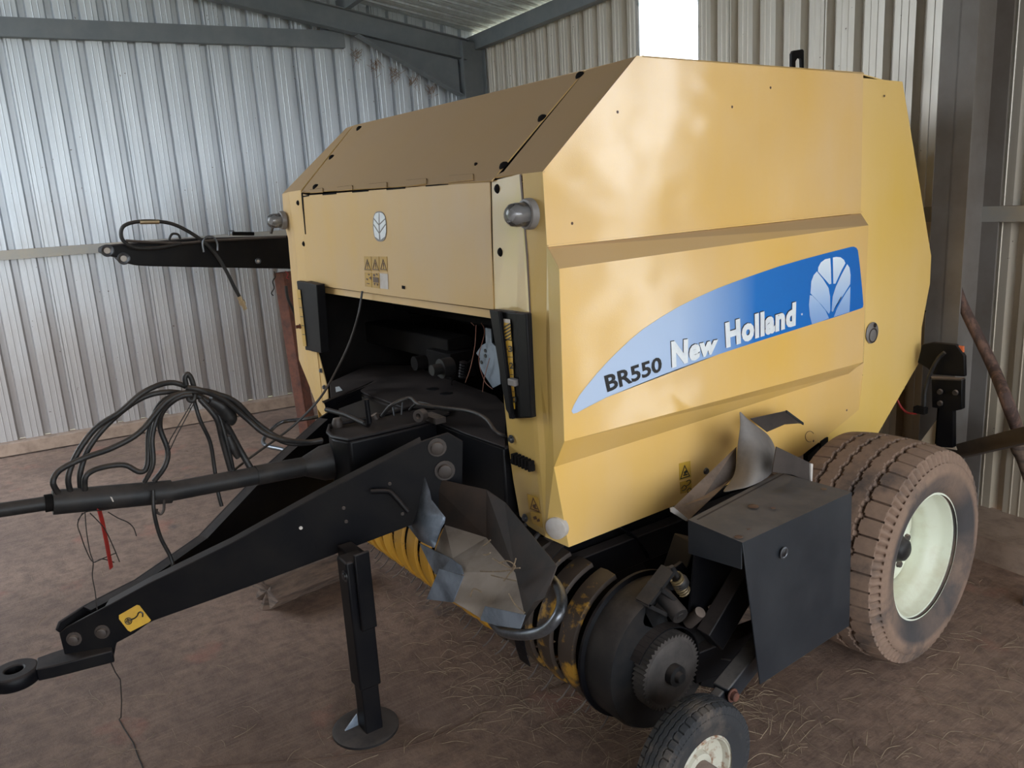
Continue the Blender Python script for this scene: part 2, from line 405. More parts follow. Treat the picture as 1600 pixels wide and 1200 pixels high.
def corr(name, start, along, out, L, zf0, zf1, mat, off=0, laps=4, **kw):
    bm = bmesh.new(); pr = profile(L, off=off); prev = None
    for i, (s, d) in enumerate(pr):
        # each sheet laps over its neighbour every few ribs
        lap = .004 if (int((s-off)/PITCHW) // laps) % 2 else 0
        p = start+along*s+out*(d+lap)
        cur = (bm.verts.new(p+EZ*zf0(s)), bm.verts.new(p+EZ*zf1(s)))
        if prev: bm.faces.new((prev[0], cur[0], cur[1], prev[1]))
        prev = cur
    o = link(name, bm, mat, None, kind='structure', **kw); return o
LW = 5.6   # shed depth
RW = 10.5  # shed length
roofz = lambda b: EAVE+RS*b
corr('wall_left', S(0, 0, 0), E2, -E1, LW, lambda s: .10, lambda s: roofz(s)+.115, WALLM, off=.03)
def corr_multi(name, spans, mat):
    bm = bmesh.new()
    for a_, L_, off in spans:
        prev = None
        for s, d in profile(L_, off=off):
            lap = .004 if (int((s-off)/PITCHW) // 4) % 2 else 0
            p = S(a_+s, -(d+lap), 0); cur = (bm.verts.new(p+EZ*.08), bm.verts.new(p+EZ*(EAVE+.055)))
            if prev: bm.faces.new((prev[0], cur[0], cur[1], prev[1]))
            prev = cur
    return link(name, bm, mat, None, kind='structure')
corr_multi('wall_rear', ((0, 2.30, .02), (2.90, 3.48, -.05), (6.98, RW-6.98, -.05)), WALLR)
corr('wall_front', S(2.6, LW, 0), E1, E2, RW-2.6, lambda s: .05, lambda s: roofz(LW)+.05, WALLR)  # unseen wall, its width set to hold back daylight from the front
corr('window_1', S(2.28, .002, 0), E1, -E2, .64, lambda s: .08, lambda s: EAVE-.02, FIBRE, off=-.02)
corr('window_2', S(6.36, .002, 0), E1, -E2, .64, lambda s: .08, lambda s: EAVE-.02, FIBRE, off=-.02)
# roof sheets run down the slope
bm = bmesh.new(); prev = None
for s, d in profile(RW+.3, depth=.05, seam=False):
    p0 = S(s-.15, -.12, roofz(-.12)+.10+d); p1 = S(s-.15, LW+.3, roofz(LW+.3)+.10+d)
    cur = (bm.verts.new(p0), bm.verts.new(p1))
    if prev: bm.faces.new((prev[0], cur[0], cur[1], prev[1]))
    prev = cur
link('ceiling', bm, ROOFM, None, kind='structure')
# floor and the ground outside
bm = bmesh.new()
g = [bm.verts.new(p) for p in (S(-.3, -.3, 0), S(RW, -.3, 0), S(RW, LW+.6, 0), S(-.3, LW+.6, 0))]; bm.faces.new(g[::-1])
fl = link('floor', bm, FLOOR, None, kind='structure')
bm = bmesh.new(); g = [bm.verts.new((x, y, -.03)) for x, y in ((-60, -60), (60, -60), (60, 60), (-60, 60))]; bm.faces.new(g)
link('trim_1', bm, EARTH, None, kind='structure', label='bare ground outside the shed')
# slab joint and cracks
def groundline(name, pix, r, mat, **k):
    return tube(name, [Z(u, v, .001) for u, v in pix], r, mat, None, k=6, **k)
# foot kerbs
def sbar(name, a0, b0, z0, a1, b1, z1, w, h, mat, upv=EZ, **k):
    bm = bmesh.new(); addbar(bm, S(a0, b0, z0), S(a1, b1, z1), w, h, upv); o = link(name, bm, mat, None, kind='structure', **k); bevel(o, .004); return o
sbar('baseboard_left', .02, .05, .055, .02, LW, .055, .12, .09, WOODB)
sbar('baseboard_rear', .05, .09, .05, RW, .09, .05, .22, .10, WOODB)
bm = bmesh.new()
a0 = 4.95
for i in range(4):
    addbox(bm, S(a0+.55*i, .26, .055), (.53, .15, .11), Matrix((E1, E2*-1, EZ)).transposed())
link('trim_2', bm, WOODB, None, kind='structure')
# girts
def channel(name, P0, P1, inward, h, w, t, mat):
    """C-section: web against the wall, two lips"""
    bm = bmesh.new(); P0 = Vector(P0); P1 = Vector(P1)
    addbar(bm, P0+inward*w, P1+inward*w, h, t, EZ.cross((P1-P0).normalized())) if False else None
    d = (P1-P0); L = d.length; d.normalize()
    M = Matrix((d, inward, d.cross(inward))).transposed(); c = (P0+P1)/2
    up = d.cross(inward)
    addbox(bm, c+inward*w, (L, t, h), M); addbox(bm, c+inward*w/2+up*(h/2-t/2), (L, w, t), M); addbox(bm, c+inward*w/2-up*(h/2-t/2), (L, w, t), M)
    return link(name, bm, mat, None, kind='structure')
channel('trim_3', S(0, 1.22, 2.93), S(0, LW, 2.93), E1, .125, .06, .004, GIRT)
channel('trim_4', S(0, .3, 1.43), S(0, LW, 1.43), E1, .065, .05, .004, GIRTL)
channel('trim_5', S(.1, 0, 1.43), S(RW, 0, 1.43), E2, .065, .05, .004, GIRTL)
channel('trim_6', S(0, .02, 2.93), S(RW, .02, 2.93), E2, .12, .07, .004, GIRT)
# purlins under the roof
for i, b in enumerate((1.22, 2.4, 3.6, 4.8, 5.5)):
    bm = bmesh.new(); z = roofz(b)+.03
    addbar(bm, S(0, b, z), S(RW, b, z), .05, .10); link('trim_%d' % (7+i), bm, GIRT, None, kind='structure')
# rafter with haunch against the left wall
def ibeam(name, P0, P1, w, h, t, wdir, mat):
    bm = bmesh.new(); P0 = Vector(P0); P1 = Vector(P1); d = (P1-P0); L = d.length; d.normalize(); wdir = Vector(wdir).normalized(); hd = d.cross(wdir).normalized()
    M = Matrix((wdir, hd, d)).transposed(); c = (P0+P1)/2
    addbox(bm, c, (t, h, L), M); addbox(bm, c+hd*(h/2-t/2), (w, t, L), M); addbox(bm, c-hd*(h/2-t/2), (w, t, L), M)
    return link(name, bm, mat, None, kind='structure')
ra = .15
ibeam('trim_13', S(ra, .18, roofz(.18)-.10), S(ra, LW, roofz(LW)-.10), .10, .165, .007, E1, GIRT)
plate('trim_14', [S(ra-.004, .26, roofz(.26)-.19), S(ra-.004, 1.15, roofz(1.15)-.185), S(ra-.004, .26, 2.50)], .008, GIRT, None, away=-E1, kind='structure')
bm = bmesh.new(); addbar(bm, S(ra, 1.15, roofz(1.15)-.188), S(ra, .26, 2.495), .10, .007, EZ); link('trim_15', bm, GIRT, None, kind='structure')
ibeam('trim_16', S(ra, .13, 0), S(ra, .13, 2.93), .12, .22, .008, E1, GIRT)
# rear post
ibeam('trim_17', S(4.67, .16, 0), S(4.67, .16, 2.9), .15, .24, .008, E1, POST)
ibeam('trim_18', S(9.2, .16, 0), S(9.2, .16, 2.9), .15, .24, .008, E1, GIRT)

# green bank of bushes outside the open front
bm = bmesh.new(); rows = []
for i in range(40):
    x = -26+i*.7; col_ = []
    for j in range(7):
        z_ = -.1+j*.45; y_ = -11-.8*math.sin(j*.5)+random.uniform(-.4, .4)
        col_.append(bm.verts.new((x+random.uniform(-.2, .2), y_, z_+random.uniform(-.15, .15))))
    rows.append(col_)
for i in range(39):
    for j in range(6): bm.faces.new((rows[i][j], rows[i+1][j], rows[i+1][j+1], rows[i][j+1]))
link('trim_20', bm, simple('leafy_green', (.06, .13, .03), .8, 0, (.16, .24, .07), 3), None, kind='structure', label='green bushes outside the open front')

# ------------------------------------------------------------------ the baler
BAL = thing('round_baler', 'large yellow round hay baler with black drawbar and blue side decal', 'baler', (-2.8, 1.4, 0))
XS, XM, XL, YF = -1.80, -1.755, -3.80, 1.375
HZ, RY, RZ = 1.685, 1.755, 2.0
# right side cover, a pressed panel with a raised middle
P = lambda u, v: X(u, v, XS)
Q = lambda u, v: X(u, v, XM)
bm = bmesh.new()
addfacets(bm, [
    [P(848, 268), P(995, 87), P(1349, 113), P(1345, 332), P(855, 385)],
    [P(855, 386.5), P(1345, 333.5), Q(1357, 352), Q(874, 420)],
    [Q(874, 420), Q(1357, 352), Q(1348, 566), Q(882, 690)],
    [Q(882, 690), Q(1348, 566), P(1326, 584), P(866, 730)],
    [P(1345, 333.5), P(1357, 354), P(1348, 566), Q(1348, 566), Q(1357, 352)],
    [P(866, 730), P(1326, 584), P(1348, 566), P(1342, 640), P(1293, 681), P(1252, 712), P(980, 819), P(889, 855)],
], .004)
side = link('side_cover', bm, YEL, BAL)
# lip that shades the crease under the upper part
bm = bmesh.new(); addplate(bm, [P(855, 383), P(1345, 330), P(1345, 332.6), P(855, 386)], -.006); link('cover_lip', bm, YEL, side)
# rear (tailgate) flank
T = lambda u, v: X(u, v, XS-.005)
bm = bmesh.new()
addplate(bm, [T(u, v) for u, v in ((1338, 121), (1410, 127.5), (1430, 247), (1455, 400), (1453, 443), (1440, 512), (1438, 563), (1372, 677), (1285, 700), (1280, 690), (1310, 640), (1318, 560), (1330, 332))], .004)
link('tailgate_flank', bm, YELG, BAL)
# shell behind the panels: roof, tailgate skin, far flank
tail = [(2.86, 1.985), (3.10, 1.955), (3.21, 1.68), (3.37, 1.27), (3.36, 1.15), (3.31, .98), (3.31, .84), (3.02, .58)]
bm = bmesh.new()
addplate(bm, [(XL, RY, RZ-.003), (XS, RY, RZ-.003), (XS, 2.86, 1.985), (XL, 2.86, 1.985)], .004, away=(0, 0, -1))
link('top_cover', bm, YELDIM, BAL)
bm = bmesh.new()
addfacets(bm, [[(XL+.02, *tail[i]), (XS-.012, *tail[i]), (XS-.012, *tail[i+1]), (XL+.02, *tail[i+1])] for i in range(len(tail)-1)], .004, away=(0, -1, 0))
link('tailgate_skin', bm, YELG, BAL)
bm = bmesh.new()
addplate(bm, [(XL, 1.38, HZ), (XL, RY, RZ), (XL, 2.86, 1.985)]+[(XL, *t) for t in tail[1:]]+[(XL, 2.4, .60), (XL, 1.42, .60)], .004, away=(1, 0, 0))
link('side_cover', bm, YEL, BAL)
# sloping front of the roof
SLP = Vector((0, YF, HZ)); SLN = Vector((0, -(RZ-HZ), RY-YF)).normalized()
R_ = lambda u, v: PL(u, v, SLP, SLN)
roof = plate('roof_panel', [R_(470, 301), R_(552, 197), R_(552, 196), R_(913, 110), R_(768, 282)], .004, YELDIM, BAL)
plate('roof_edge_strip', [R_(770, 277), R_(787, 268), R_(916, 109.5), R_(994, 88), R_(848, 268.5), R_(812, 272)], .005, YELDIM, BAL)
plate('roof_edge_strip', [R_(442, 302), R_(541, 200), R_(551, 196.5), R_(469, 299)], .005, YELDIM, BAL)
bm = bmesh.new()
addplate(bm, [(XL+.01, YF+.012, HZ-.012), (XL+.01, RY, RZ-.02), (XS-.01, RY, RZ-.02), (XS-.01, YF+.012, HZ-.012)], .01)
link('roof_underlay', bm, BLKD, BAL)
for u, v in ((906, 118), (847, 185), (787, 259), (561, 201), (518, 246), (493, 292)):
    lathe('rubber_button', [(0, .010), (.008, .009), (.014, .004), (.016, 0), (0, 0)], R_(u, v), SLN, BLKD, BAL, k=14)
bolt(BAL, R_(744, 257), SLN, .004, .004, BLKD)
# front hood with its hinge tabs
F = lambda u, v, y=YF-.004: Y(u, v, y)
hood = plate('hood', [F(472, 303), F(482, 305), F(765, 282.5), F(767, 380), F(771, 484), F(620, 464), F(480, 444), F(474, 380)], .004, YELDIM, BAL, bv=.0015)
plate('hood_lip', [F(482, 445, YF+.012), F(771, 485, YF+.012), F(768, 497.5, YF+.012), F(500, 456.5, YF+.012)], .006, YELDIM, BAL)
px = lambda x, y: (420+x/4, 250+y/4)
for (x0, x1, yu, yl0, yl1) in ((260, 340, 188, 210, 205), (430, 525, 172, 198, 190), (630, 740, 152, 184, 176), (862, 988, 129, 172, 153), (1130, 1280, 101, 146, 130)):
    a_, b_ = px(x0, yu+4), px(x1, yu-7); c_, d_ = px(x1, yl1), px(x0, yl0)
    up2 = SLN*.005
    plate('hinge_tab', [R_(*a_)+up2, R_(*b_)+up2, R_(*c_)+up2, R_(*d_)+up2], .003, YELDIM, hood)
    a2, b2 = px(x0, yu), px(x1, yu-11)
    plate('hinge_slot', [R_(*a2)+up2*.6, R_(*b2)+up2*.6, R_(b2[0], b2[1]+2.6)+up2*.6, R_(a2[0], a2[1]+2.6)+up2*.6], .002, BLKD, hood)
for (x0, x1, y0, y1) in ((205, 250, 225, 218), (335, 420, 212, 205), (520, 620, 196, 188), (735, 850, 180, 170), (980, 1120, 158, 146), (1278, 1370, 132, 125)):
    a_, b_ = px(x0, y0), px(x1, y1)
    plate('hinge_slot', [F(*a_, YF-.0065), F(*b_, YF-.0065), F(b_[0], b_[1]+2, YF-.0065), F(a_[0], a_[1]+2, YF-.0065)], .002, BLKD, hood)
plate('hood_gap', [F(765, 280, YF+.002), F(769, 280, YF+.002), F(776, 484, YF+.002), F(770, 484, YF+.002)], .004, BLKD, BAL)
plate('hood_gap', [F(470.5, 302, YF-.006), F(472.5, 301, YF-.006), F(477.5, 366, YF-.006), F(476.5, 366, YF-.006)], .002, BLKD, BAL)
# corner pillars
a = lambda u, v, y=YF-.012: Y(u, v, y)
bm = bmesh.new()
addfacets(bm, [
    [a(768, 283, YF), a(812, 272), a(822, 400), a(828, 500), a(835, 700), a(847, 812), a(852, 839), a(826, 822, YF), a(812, 806, YF), a(802, 750, YF), a(795, 700, YF), a(785, 600, YF), a(772, 484, YF)],
    [a(816, 271.5), P(847.5, 268), P(854.5, 385), Q(873.5, 420), Q(881.5, 690), P(865.5, 730), P(888.5, 855), a(852, 839), a(847, 812), a(835, 700), a(828, 500), a(824, 400)]], .004)
pil = link('corner_pillar', bm, YELP, BAL)
bm = bmesh.new(); addplate(bm, [a(811.5, 273, YF-.0128), a(814, 272, YF-.0128), a(825, 400, YF-.0128), a(829.6, 500, YF-.0128), a(827.5, 500, YF-.0128), a(822.6, 400, YF-.0128)], .001); link('pillar_seam', bm, INK2, pil)
bm = bmesh.new()
addfacets(bm, [[a(441, 303, YF), a(451, 300), a(460, 360), a(468, 440), a(480, 560), a(497, 620), a(507, 655), a(497, 640, YF), a(483, 602, YF), a(467, 562, YF), a(459, 480, YF), a(450, 372, YF), a(444, 350, YF)],
    [a(451, 300), a(470, 297, YF), a(478, 400, YF), a(483, 445, YF), a(497, 550, YF), a(512, 608, YF), a(514, 640, YF), a(507, 655), a(497, 620), a(480, 560), a(468, 440), a(460, 360)]], .004)
pil2 = link('corner_pillar', bm, YELDIM, BAL)
FN = Vector((0, -1, 0))
for u, v in ((777, 295), (782, 394), (786, 498)): lathe('rubber_button', [(0, .008), (.007, .007), (.012, .003), (.014, 0), (0, 0)], a(u, v, YF-.003), FN, BLKD, pil, k=14)
for u, v in ((466, 317), (475, 381)): lathe('rubber_button', [(0, .008), (.007, .007), (.011, .003), (.013, 0), (0, 0)], a(u, v, YF-.003), FN, BLKD, pil2, k=14)
for u, v in ((799.5, 686), (821, 809)): bolt(pil, a(u, v, YF-.006), FN, .009, .008)
for u, v in ((502, 579), (507, 605)): bolt(pil2, a(u, v, YF-.006), FN, .008, .008)
# toothed rubber grommet strip on the pillar
bm = bmesh.new(); addtube(bm, [a(802, 720, YF-.012), a(818, 724, YF-.016), a(833, 731, YF-.018)], .012, 10)
for i in range(6):
    q_ = a(804+5.2*i, 716+2.4*i, YF-.02); addbox(bm, q_, (.008, .022, .032))
link('rubber_strip', bm, BLKD, pil, smooth=True)
# round pale cap near the foot of the pillar
lathe('round_cap', [(0, .006), (.026, .005), (.034, .002), (.035, -.02), (0, -.02)], a(868, 826, YF-.004), Vector((.40, -1, 0)), PALE, pil, k=28)
# width lamps
def lamp(u, v, par, side):
    p = a(u, v, YF-.012); ax = Vector((0, -1, 0))
    o = lathe('marker_lamp', [(0, 0), (.043, 0), (.043, .012), (.040, .020), (.034, .022), (.034, .012), (0, .012)], p, ax, GREY, par, k=32)
    lathe('lamp_lens', [(.033, .018), (.033, .050), (.030, .066), (.020, .077), (0, .081), (0, .078), (.018, .074), (.027, .063), (.030, .050), (.030, .018)], p, ax, LENS, o, k=32)
    lathe('lamp_bulb', [(0, .014), (.008, .014), (.009, .035), (.012, .045), (.009, .058), (0, .061)], p, ax, WHITE, o, k=16)
lamp(829, 334, BAL, 1); lamp(444, 344, BAL, -1)
# bale-fill gauges: black channels with a yellow scale
def gauge(tl, tr, br, bl, strip, yy, mir=0):
    bm = bmesh.new(); f = lambda p, y=yy: Y(*p, y)
    addplate(bm, [f(tl), f(tr), f(br), f(bl)], .028)
    o = link('fill_gauge', bm, BLK, BAL); bevel(o, .004)
    return o
G1 = gauge((764, 484), (822, 490), (830, 653), (795, 655), None, YF-.03)
f = lambda u, v, y=YF-.033: Y(u, v, y)
for q in (((764, 484), (779, 486), (800, 656), (790, 640)), ((806, 489), (822, 490), (830, 653), (813, 652))):
    bm = bmesh.new(); addplate(bm, [f(*p, YF-.046) for p in q], .014); o = link('gauge_flange', bm, BLK, G1); bevel(o, .003)
sc = flat('gauge_scale', [[f(788, 530), f(800, 533), f(805, 639), f(795, 639)]], SIGN, G1, (0, -1, 0))
flat('scale_cap', [[f(787, 498, YF-.0333), f(797, 499, YF-.0333), f(799, 531, YF-.0333), f(788, 529, YF-.0333)]], PALE, G1, (0, -1, 0))
flat('scale_hatch_ground', [[f(787.5, 504, YF-.034), f(797.5, 505, YF-.034), f(799, 531, YF-.034), f(788.5, 529, YF-.034)]], SIGN, G1, (0, -1, 0))
flat('scale_hatch', [[f(788, y_, YF-.035), f(798, y_-6, YF-.035), f(798, y_-3.5, YF-.035), f(788, y_+2.5, YF-.035)] for y_ in (510, 515.5, 521, 526.5, 532)], INK, G1, (0, -1, 0))
for ch, y_ in (('3', 545), ('2', 571), ('1', 598), ('0', 624)):
    x_ = 788+(y_-505)*.075+3
    textmesh(ch, (f(x_, y_-5, YF-.035), f(x_+6.5, y_-4.4, YF-.035), f(x_+7, y_+5.4, YF-.035), f(x_+.5, y_+5, YF-.035)), INK, 'scale_digit', G1, bold=.03, nrm=(0, -1, 0))
flat('scale_ticks', [[f(789+(y_-505)*.075, y_, YF-.035), f(799.5+(y_-505)*.06, y_+.8, YF-.035), f(799.5+(y_-505)*.06, y_+1.6, YF-.035), f(789+(y_-505)*.075, y_+.8, YF-.035)] for y_ in (557, 584.5, 611)] +
     [[f(788.6+(y_-505)*.075, y_, YF-.035), f(790.6+(y_-505)*.075, y_, YF-.035), f(790.6+(y_-505)*.075, y_+1.3, YF-.035), f(788.6+(y_-505)*.075, y_+1.3, YF-.035)] for y_ in (545, 571, 598, 624)], INK, G1, (0, -1, 0))
box('gauge_pointer', f(802, 597, YF-.045), (.035, .02, .022), GREY, G1, bv=.004)
G2 = gauge((463, 439), (486, 443), (500, 551), (477, 547), None, YF-.03)
bm = bmesh.new(); addplate(bm, [f(*p, YF-.055) for p in ((474, 440), (494, 445), (502, 552), (486, 549))], .04); o = link('gauge_flange', bm, BLK, G2); bevel(o, .003)
flat('gauge_scale', [[f(464, 452, YF-.034), f(469, 453, YF-.034), f(479, 541, YF-.034), f(474, 541, YF-.034)]], SIGNF, G2, (0, -1, 0))
flat('scale_ticks', [[f(465+(y_-452)*.11, y_, YF-.036), f(470+(y_-452)*.11, y_+.5, YF-.036), f(470+(y_-452)*.11, y_+1.5, YF-.036), f(465+(y_-452)*.11, y_+1, YF-.036)] for y_ in (466, 480, 494, 508, 522)], INK, G2, (0, -1, 0))
bolt(BAL, f(469, 510, YF-.035), FN, .008, .02, RUST, 'gauge_knob')
bolt(BAL, f(501, 452, YF-.01), FN, .012, .015, RUST, 'hood_catch')
# hood stickers
flat('hood_hole', [[f(628, 446, YF-.0055), f(633, 447, YF-.0055), f(633, 452, YF-.0055), f(628, 451, YF-.0055)]], BLKD, hood, (0, -1, 0))
y0 = YF-.0052
zf = lambda x, y, e=0: Y(420+x/4, 250+y/4, y0-e)
def oval(cx, cy, rx, ry, sk, e, n=28, p=2.6):
    out = []
    for i in range(n):
        t = 2*math.pi*i/n; c_, s_ = math.cos(t), math.sin(t)
        x_ = math.copysign(abs(c_)**(2/p), c_)*rx; y_ = math.copysign(abs(s_)**(2/p), s_)*ry
        out.append(zf(cx+x_+sk*y_, cy+y_, e))
    return out
badge = flat('hood_badge', [oval(694, 415, 42, 95, .04, 0)], GREY, hood, (0, -1, 0))
bz = lambda pts: [zf(x, y, .0014) for x, y in pts]
flat('badge_leaf', [bz(q) for q in (
    ((688, 327), (668, 334), (659, 352), (658, 362), (687, 398)), ((693, 327), (712, 334), (724, 350), (727, 364), (694, 396)),
    ((657, 371), (656, 398), (688, 448), (687, 408)), ((728, 372), (731, 396), (695, 446), (694, 406)),
    ((656, 410), (658, 450), (664, 478), (690, 498), (689, 460)), ((732, 406), (733, 448), (727, 478), (700, 500), (696, 458)))], WHITE, badge, (0, -1, 0))
warn = flat('warning_sticker', [[zf(*p) for p in q] for q in (((596, 602), (640, 603), (642, 697), (599, 695)), ((643, 603), (688, 603), (690, 697), (645, 696)), ((692, 603), (739, 604), (741, 698), (694, 697)),
    ((599, 701), (642, 703), (644, 796), (602, 790)), ((645, 704), (690, 706), (692, 803), (647, 797)))], SIGNF, hood, (0, -1, 0))
flat('faded_sticker', [[zf(*p) for p in ((694, 708), (744, 712), (747, 808), (698, 802))]], PALE, hood, (0, -1, 0))
def tri_ring(pts, w, f):
    c = Vector((sum(p[0] for p in pts)/3, sum(p[1] for p in pts)/3)); out = []
    inn = [c+(Vector(p)-c)*(1-w) for p in pts]
    for i in range(3):
        j = (i+1) % 3; out.append([f(*pts[i]), f(*pts[j]), f(*inn[j]), f(*inn[i])])
    return out
zf2 = lambda x, y: zf(x, y, .0014)
ps = []
for cx in (618, 667, 717):
    ps += tri_ring(((cx-3, 618), (cx+21, 690), (cx-20, 686)), .22, zf2)
    ps.append([zf2(cx-3, 642), zf2(cx+2, 642), zf2(cx+1, 668), zf2(cx-2, 668)]); ps.append([zf2(cx-2, 673), zf2(cx+2, 673), zf2(cx+2, 679), zf2(cx-2, 679)])
ps += [[zf2(*p) for p in q] for q in (((652, 712), (664, 714), (664, 728), (652, 726)), ((668, 716), (676, 708), (682, 722)), ((650, 730), (684, 736), (688, 768), (654, 764)), ((656, 768), (668, 768), (662, 784)), ((672, 770), (684, 772), (680, 788)),
    ((618, 712), (632, 713), (626, 722)), ((625, 736), (640, 728), (640, 748)), ((610, 738), (620, 742), (620, 752), (610, 748)), ((612, 768), (630, 772), (628, 776), (612, 772)))]
flat('warning_pictogram', ps, INK2, hood, (0, -1, 0))
# inside the mouth
bm = bmesh.new()
addplate(bm, [(XL+.03, 2.05, .58), (XS-.03, 2.05, .58), (XS-.03, 2.05, 1.68), (XL+.03, 2.05, 1.68)], .01, away=(0, 1, 0))
addplate(bm, [(XL+.03, 1.5, .62), (XS-.03, 1.5, .62), (XS-.03, 3.0, .62), (XL+.03, 3.0, .62)], .01, away=(0, 0, -1))
addplate(bm, [(XS-.10, 1.40, .60), (XS-.10, 2.05, .60), (XS-.10, 2.05, 1.66), (XS-.10, 1.40, 1.66)], .01, away=(1, 0, 0))
addplate(bm, [(XL+.14, 1.40, .60), (XL+.14, 2.05, .60), (XL+.14, 2.05, 1.66), (XL+.14, 1.40, 1.66)], .01, away=(-1, 0, 0))
link('chamber_wall', bm, BLKD, BAL)
for z_, y_, r_ in ((1.50, 1.86, .11), (1.20, 1.90, .11)):
    bm = bmesh.new(); addlathe(bm, [(0, 0), (r_, 0)]+[(r_, 1.72), (0, 1.72)], (XL+.15, y_, z_), (1, 0, 0), 24)
    for i in range(8):
        t = i*math.pi/4; addbox(bm, (-2.79, y_+math.cos(t)*r_, z_+math.sin(t)*r_), (1.7, .02, .02))
    link('chamber_roller', bm, BLKD, BAL, smooth=True)
bx = lambda n, u0, v0, w_, s_, mt_, par=BAL: box(n, D(u0, v0, w_), s_, mt_, par, bv=.006)
bx('twine_box', 640, 528, 3.75, (.9, .12, .10), BLKD); bx('gear_case', 705, 566, 3.4, (.20, .12, .11), BLKD)
lathe('shaft_hub', [(0, 0), (.04, 0), (.04, .05), (.022, .05), (.022, .09), (0, .09)], D(705, 573, 3.25), (0, -1, 0), GUARD, BAL, k=20)
lathe('shaft_hub', [(0, 0), (.03, 0), (.03, .05), (0, .05)], D(664, 565, 3.35), (0, -1, 0), BLKD, BAL, k=20)
kp = plate('knotter_plate', [Y(u, v, 1.60) for u, v in ((758, 512), (767, 514), (768, 535), (778, 545), (782, 600), (770, 606), (756, 585), (749, 572), (750, 560), (744, 552), (752, 540), (759, 536))], .006, ZINC, BAL)
for u, v in ((758, 548), (758, 556), (752, 566)): lathe('plate_hole', [(0, .001), (.007, .001), (.007, 0)], Y(u, v, 1.598), (0, -1, 0), INK, kp, k=12)
for pts in (((744, 508), (742, 540), (735, 575), (727, 598)), ((752, 505), (757, 520), (748, 560), (757, 595), (770, 608)), ((765, 560), (757, 590), (754, 612)), ((736, 504), (741, 509))):
    tube('loose_wire', [Y(u, v, 1.585) for u, v in pts], .0014, COPPER, kp, k=5)
tube('loose_wire', [Y(u, v, 1.6) for u, v in ((740, 560), (722, 575), (708, 590), (706, 602))], .003, BLKD, kp, k=6)
lathe('tension_spring', [(0, 0), (.012, 0)]+[(.012+.004*(i % 2), .006*i) for i in range(1, 12)]+[(0, .07)], Y(722, 590, 1.58), (.3, 0, 1), BLK, BAL, k=14)
# frame deck behind the gearbox
ZD = .865
Zd = lambda u, v, z=ZD: Z(u, v, z)
deck = plate('frame_deck', [Zd(515, 597), Zd(575, 570), Zd(645, 571), Zd(700, 590), Zd(775, 618), Zd(793, 636), Zd(789, 698), Zd(726, 676), Zd(640, 640), Zd(565, 612), Zd(517, 632)], .012, BLK, BAL, away=(0, 0, -1), bv=.003)
for u, v in ((676, 608), (697, 615)):
    lathe('deck_hole', [(0, .0015), (.026, .0015), (.026, 0)], Zd(u, v), (0, 0, 1), INK, deck, k=24)
flat('deck_sticker', [[Zd(524, 605, ZD+.001), Zd(530, 604, ZD+.001), Zd(535, 610, ZD+.001), Zd(525, 613, ZD+.001)]], WHITE, deck, (0, 0, 1))
bm = bmesh.new()
A0, B0 = Zd(726, 676, ZD-.004), Zd(812, 711, ZD-.004); L0 = Zd(520, 600, ZD-.004)
addplate(bm, [Vector((L0.x, A0.y, ZD-.012)), Vector((-2.055, A0.y+.01, ZD-.012)), Vector((-2.055, A0.y+.01, .50)), Vector((L0.x, A0.y, .56))], .30, away=(0, 1, 0))
cb = link('frame_crossbeam', bm, BLK, BAL); bevel(cb, .008)
# left short angle plate and lever work on the deck
plate('angle_bracket', [Zd(508, 629, .90), Zd(586, 594, .90), Zd(589, 597, .90), Zd(575, 602, .90), Zd(512, 642, .86)], .006, BLK, BAL, away=(0, 0, -1))
plate('angle_bracket', [Zd(509, 630, .89), Zd(563, 608, .89), Zd(566, 625, .84), Zd(520, 642, .84)], .02, BLK, BAL)
tube('lever_rod', [Zd(510, 640, .90), Zd(540, 648, .905), Zd(570, 662, .905), Zd(575, 664, .90), Zd(577, 660, .92), Zd(572, 624, 1.0)], .009, BLK, BAL, smooth=False)
tube('bent_clip', [Zd(616, 649, .88), Zd(613, 630, .92), Zd(629, 626, .94), Zd(627, 648, .89)], .003, STEEL, BAL, k=6, smooth=False)
tube('control_cable', [Zd(597, 650, .88), Zd(612, 633, .93), Zd(640, 622, .95), Zd(655, 632, .94), Zd(690, 637, .93), Zd(735, 643, .93), Zd(760, 655, .93), Zd(775, 675, .90), Zd(790, 682, .88)], .007, RUB, BAL)
tube('control_cable', [Zd(640, 640, .88), Zd(652, 630, .92), Zd(668, 631, .93), Zd(690, 640, .92), Zd(730, 640, .92)], .005, RUB, BAL)
eye = bmesh.new(); addlathe(eye, [(.010, 0), (.022, 0), (.022, .03), (.010, .03)], Zd(661, 648, .90), (.5, -1, .1), 20, closed=True)
addbox(eye, Zd(670, 655, .885)+Vector((0, .02, 0)), (.10, .04, .02)); link('eye_lug', eye, DSTEEL, BAL, smooth=True)
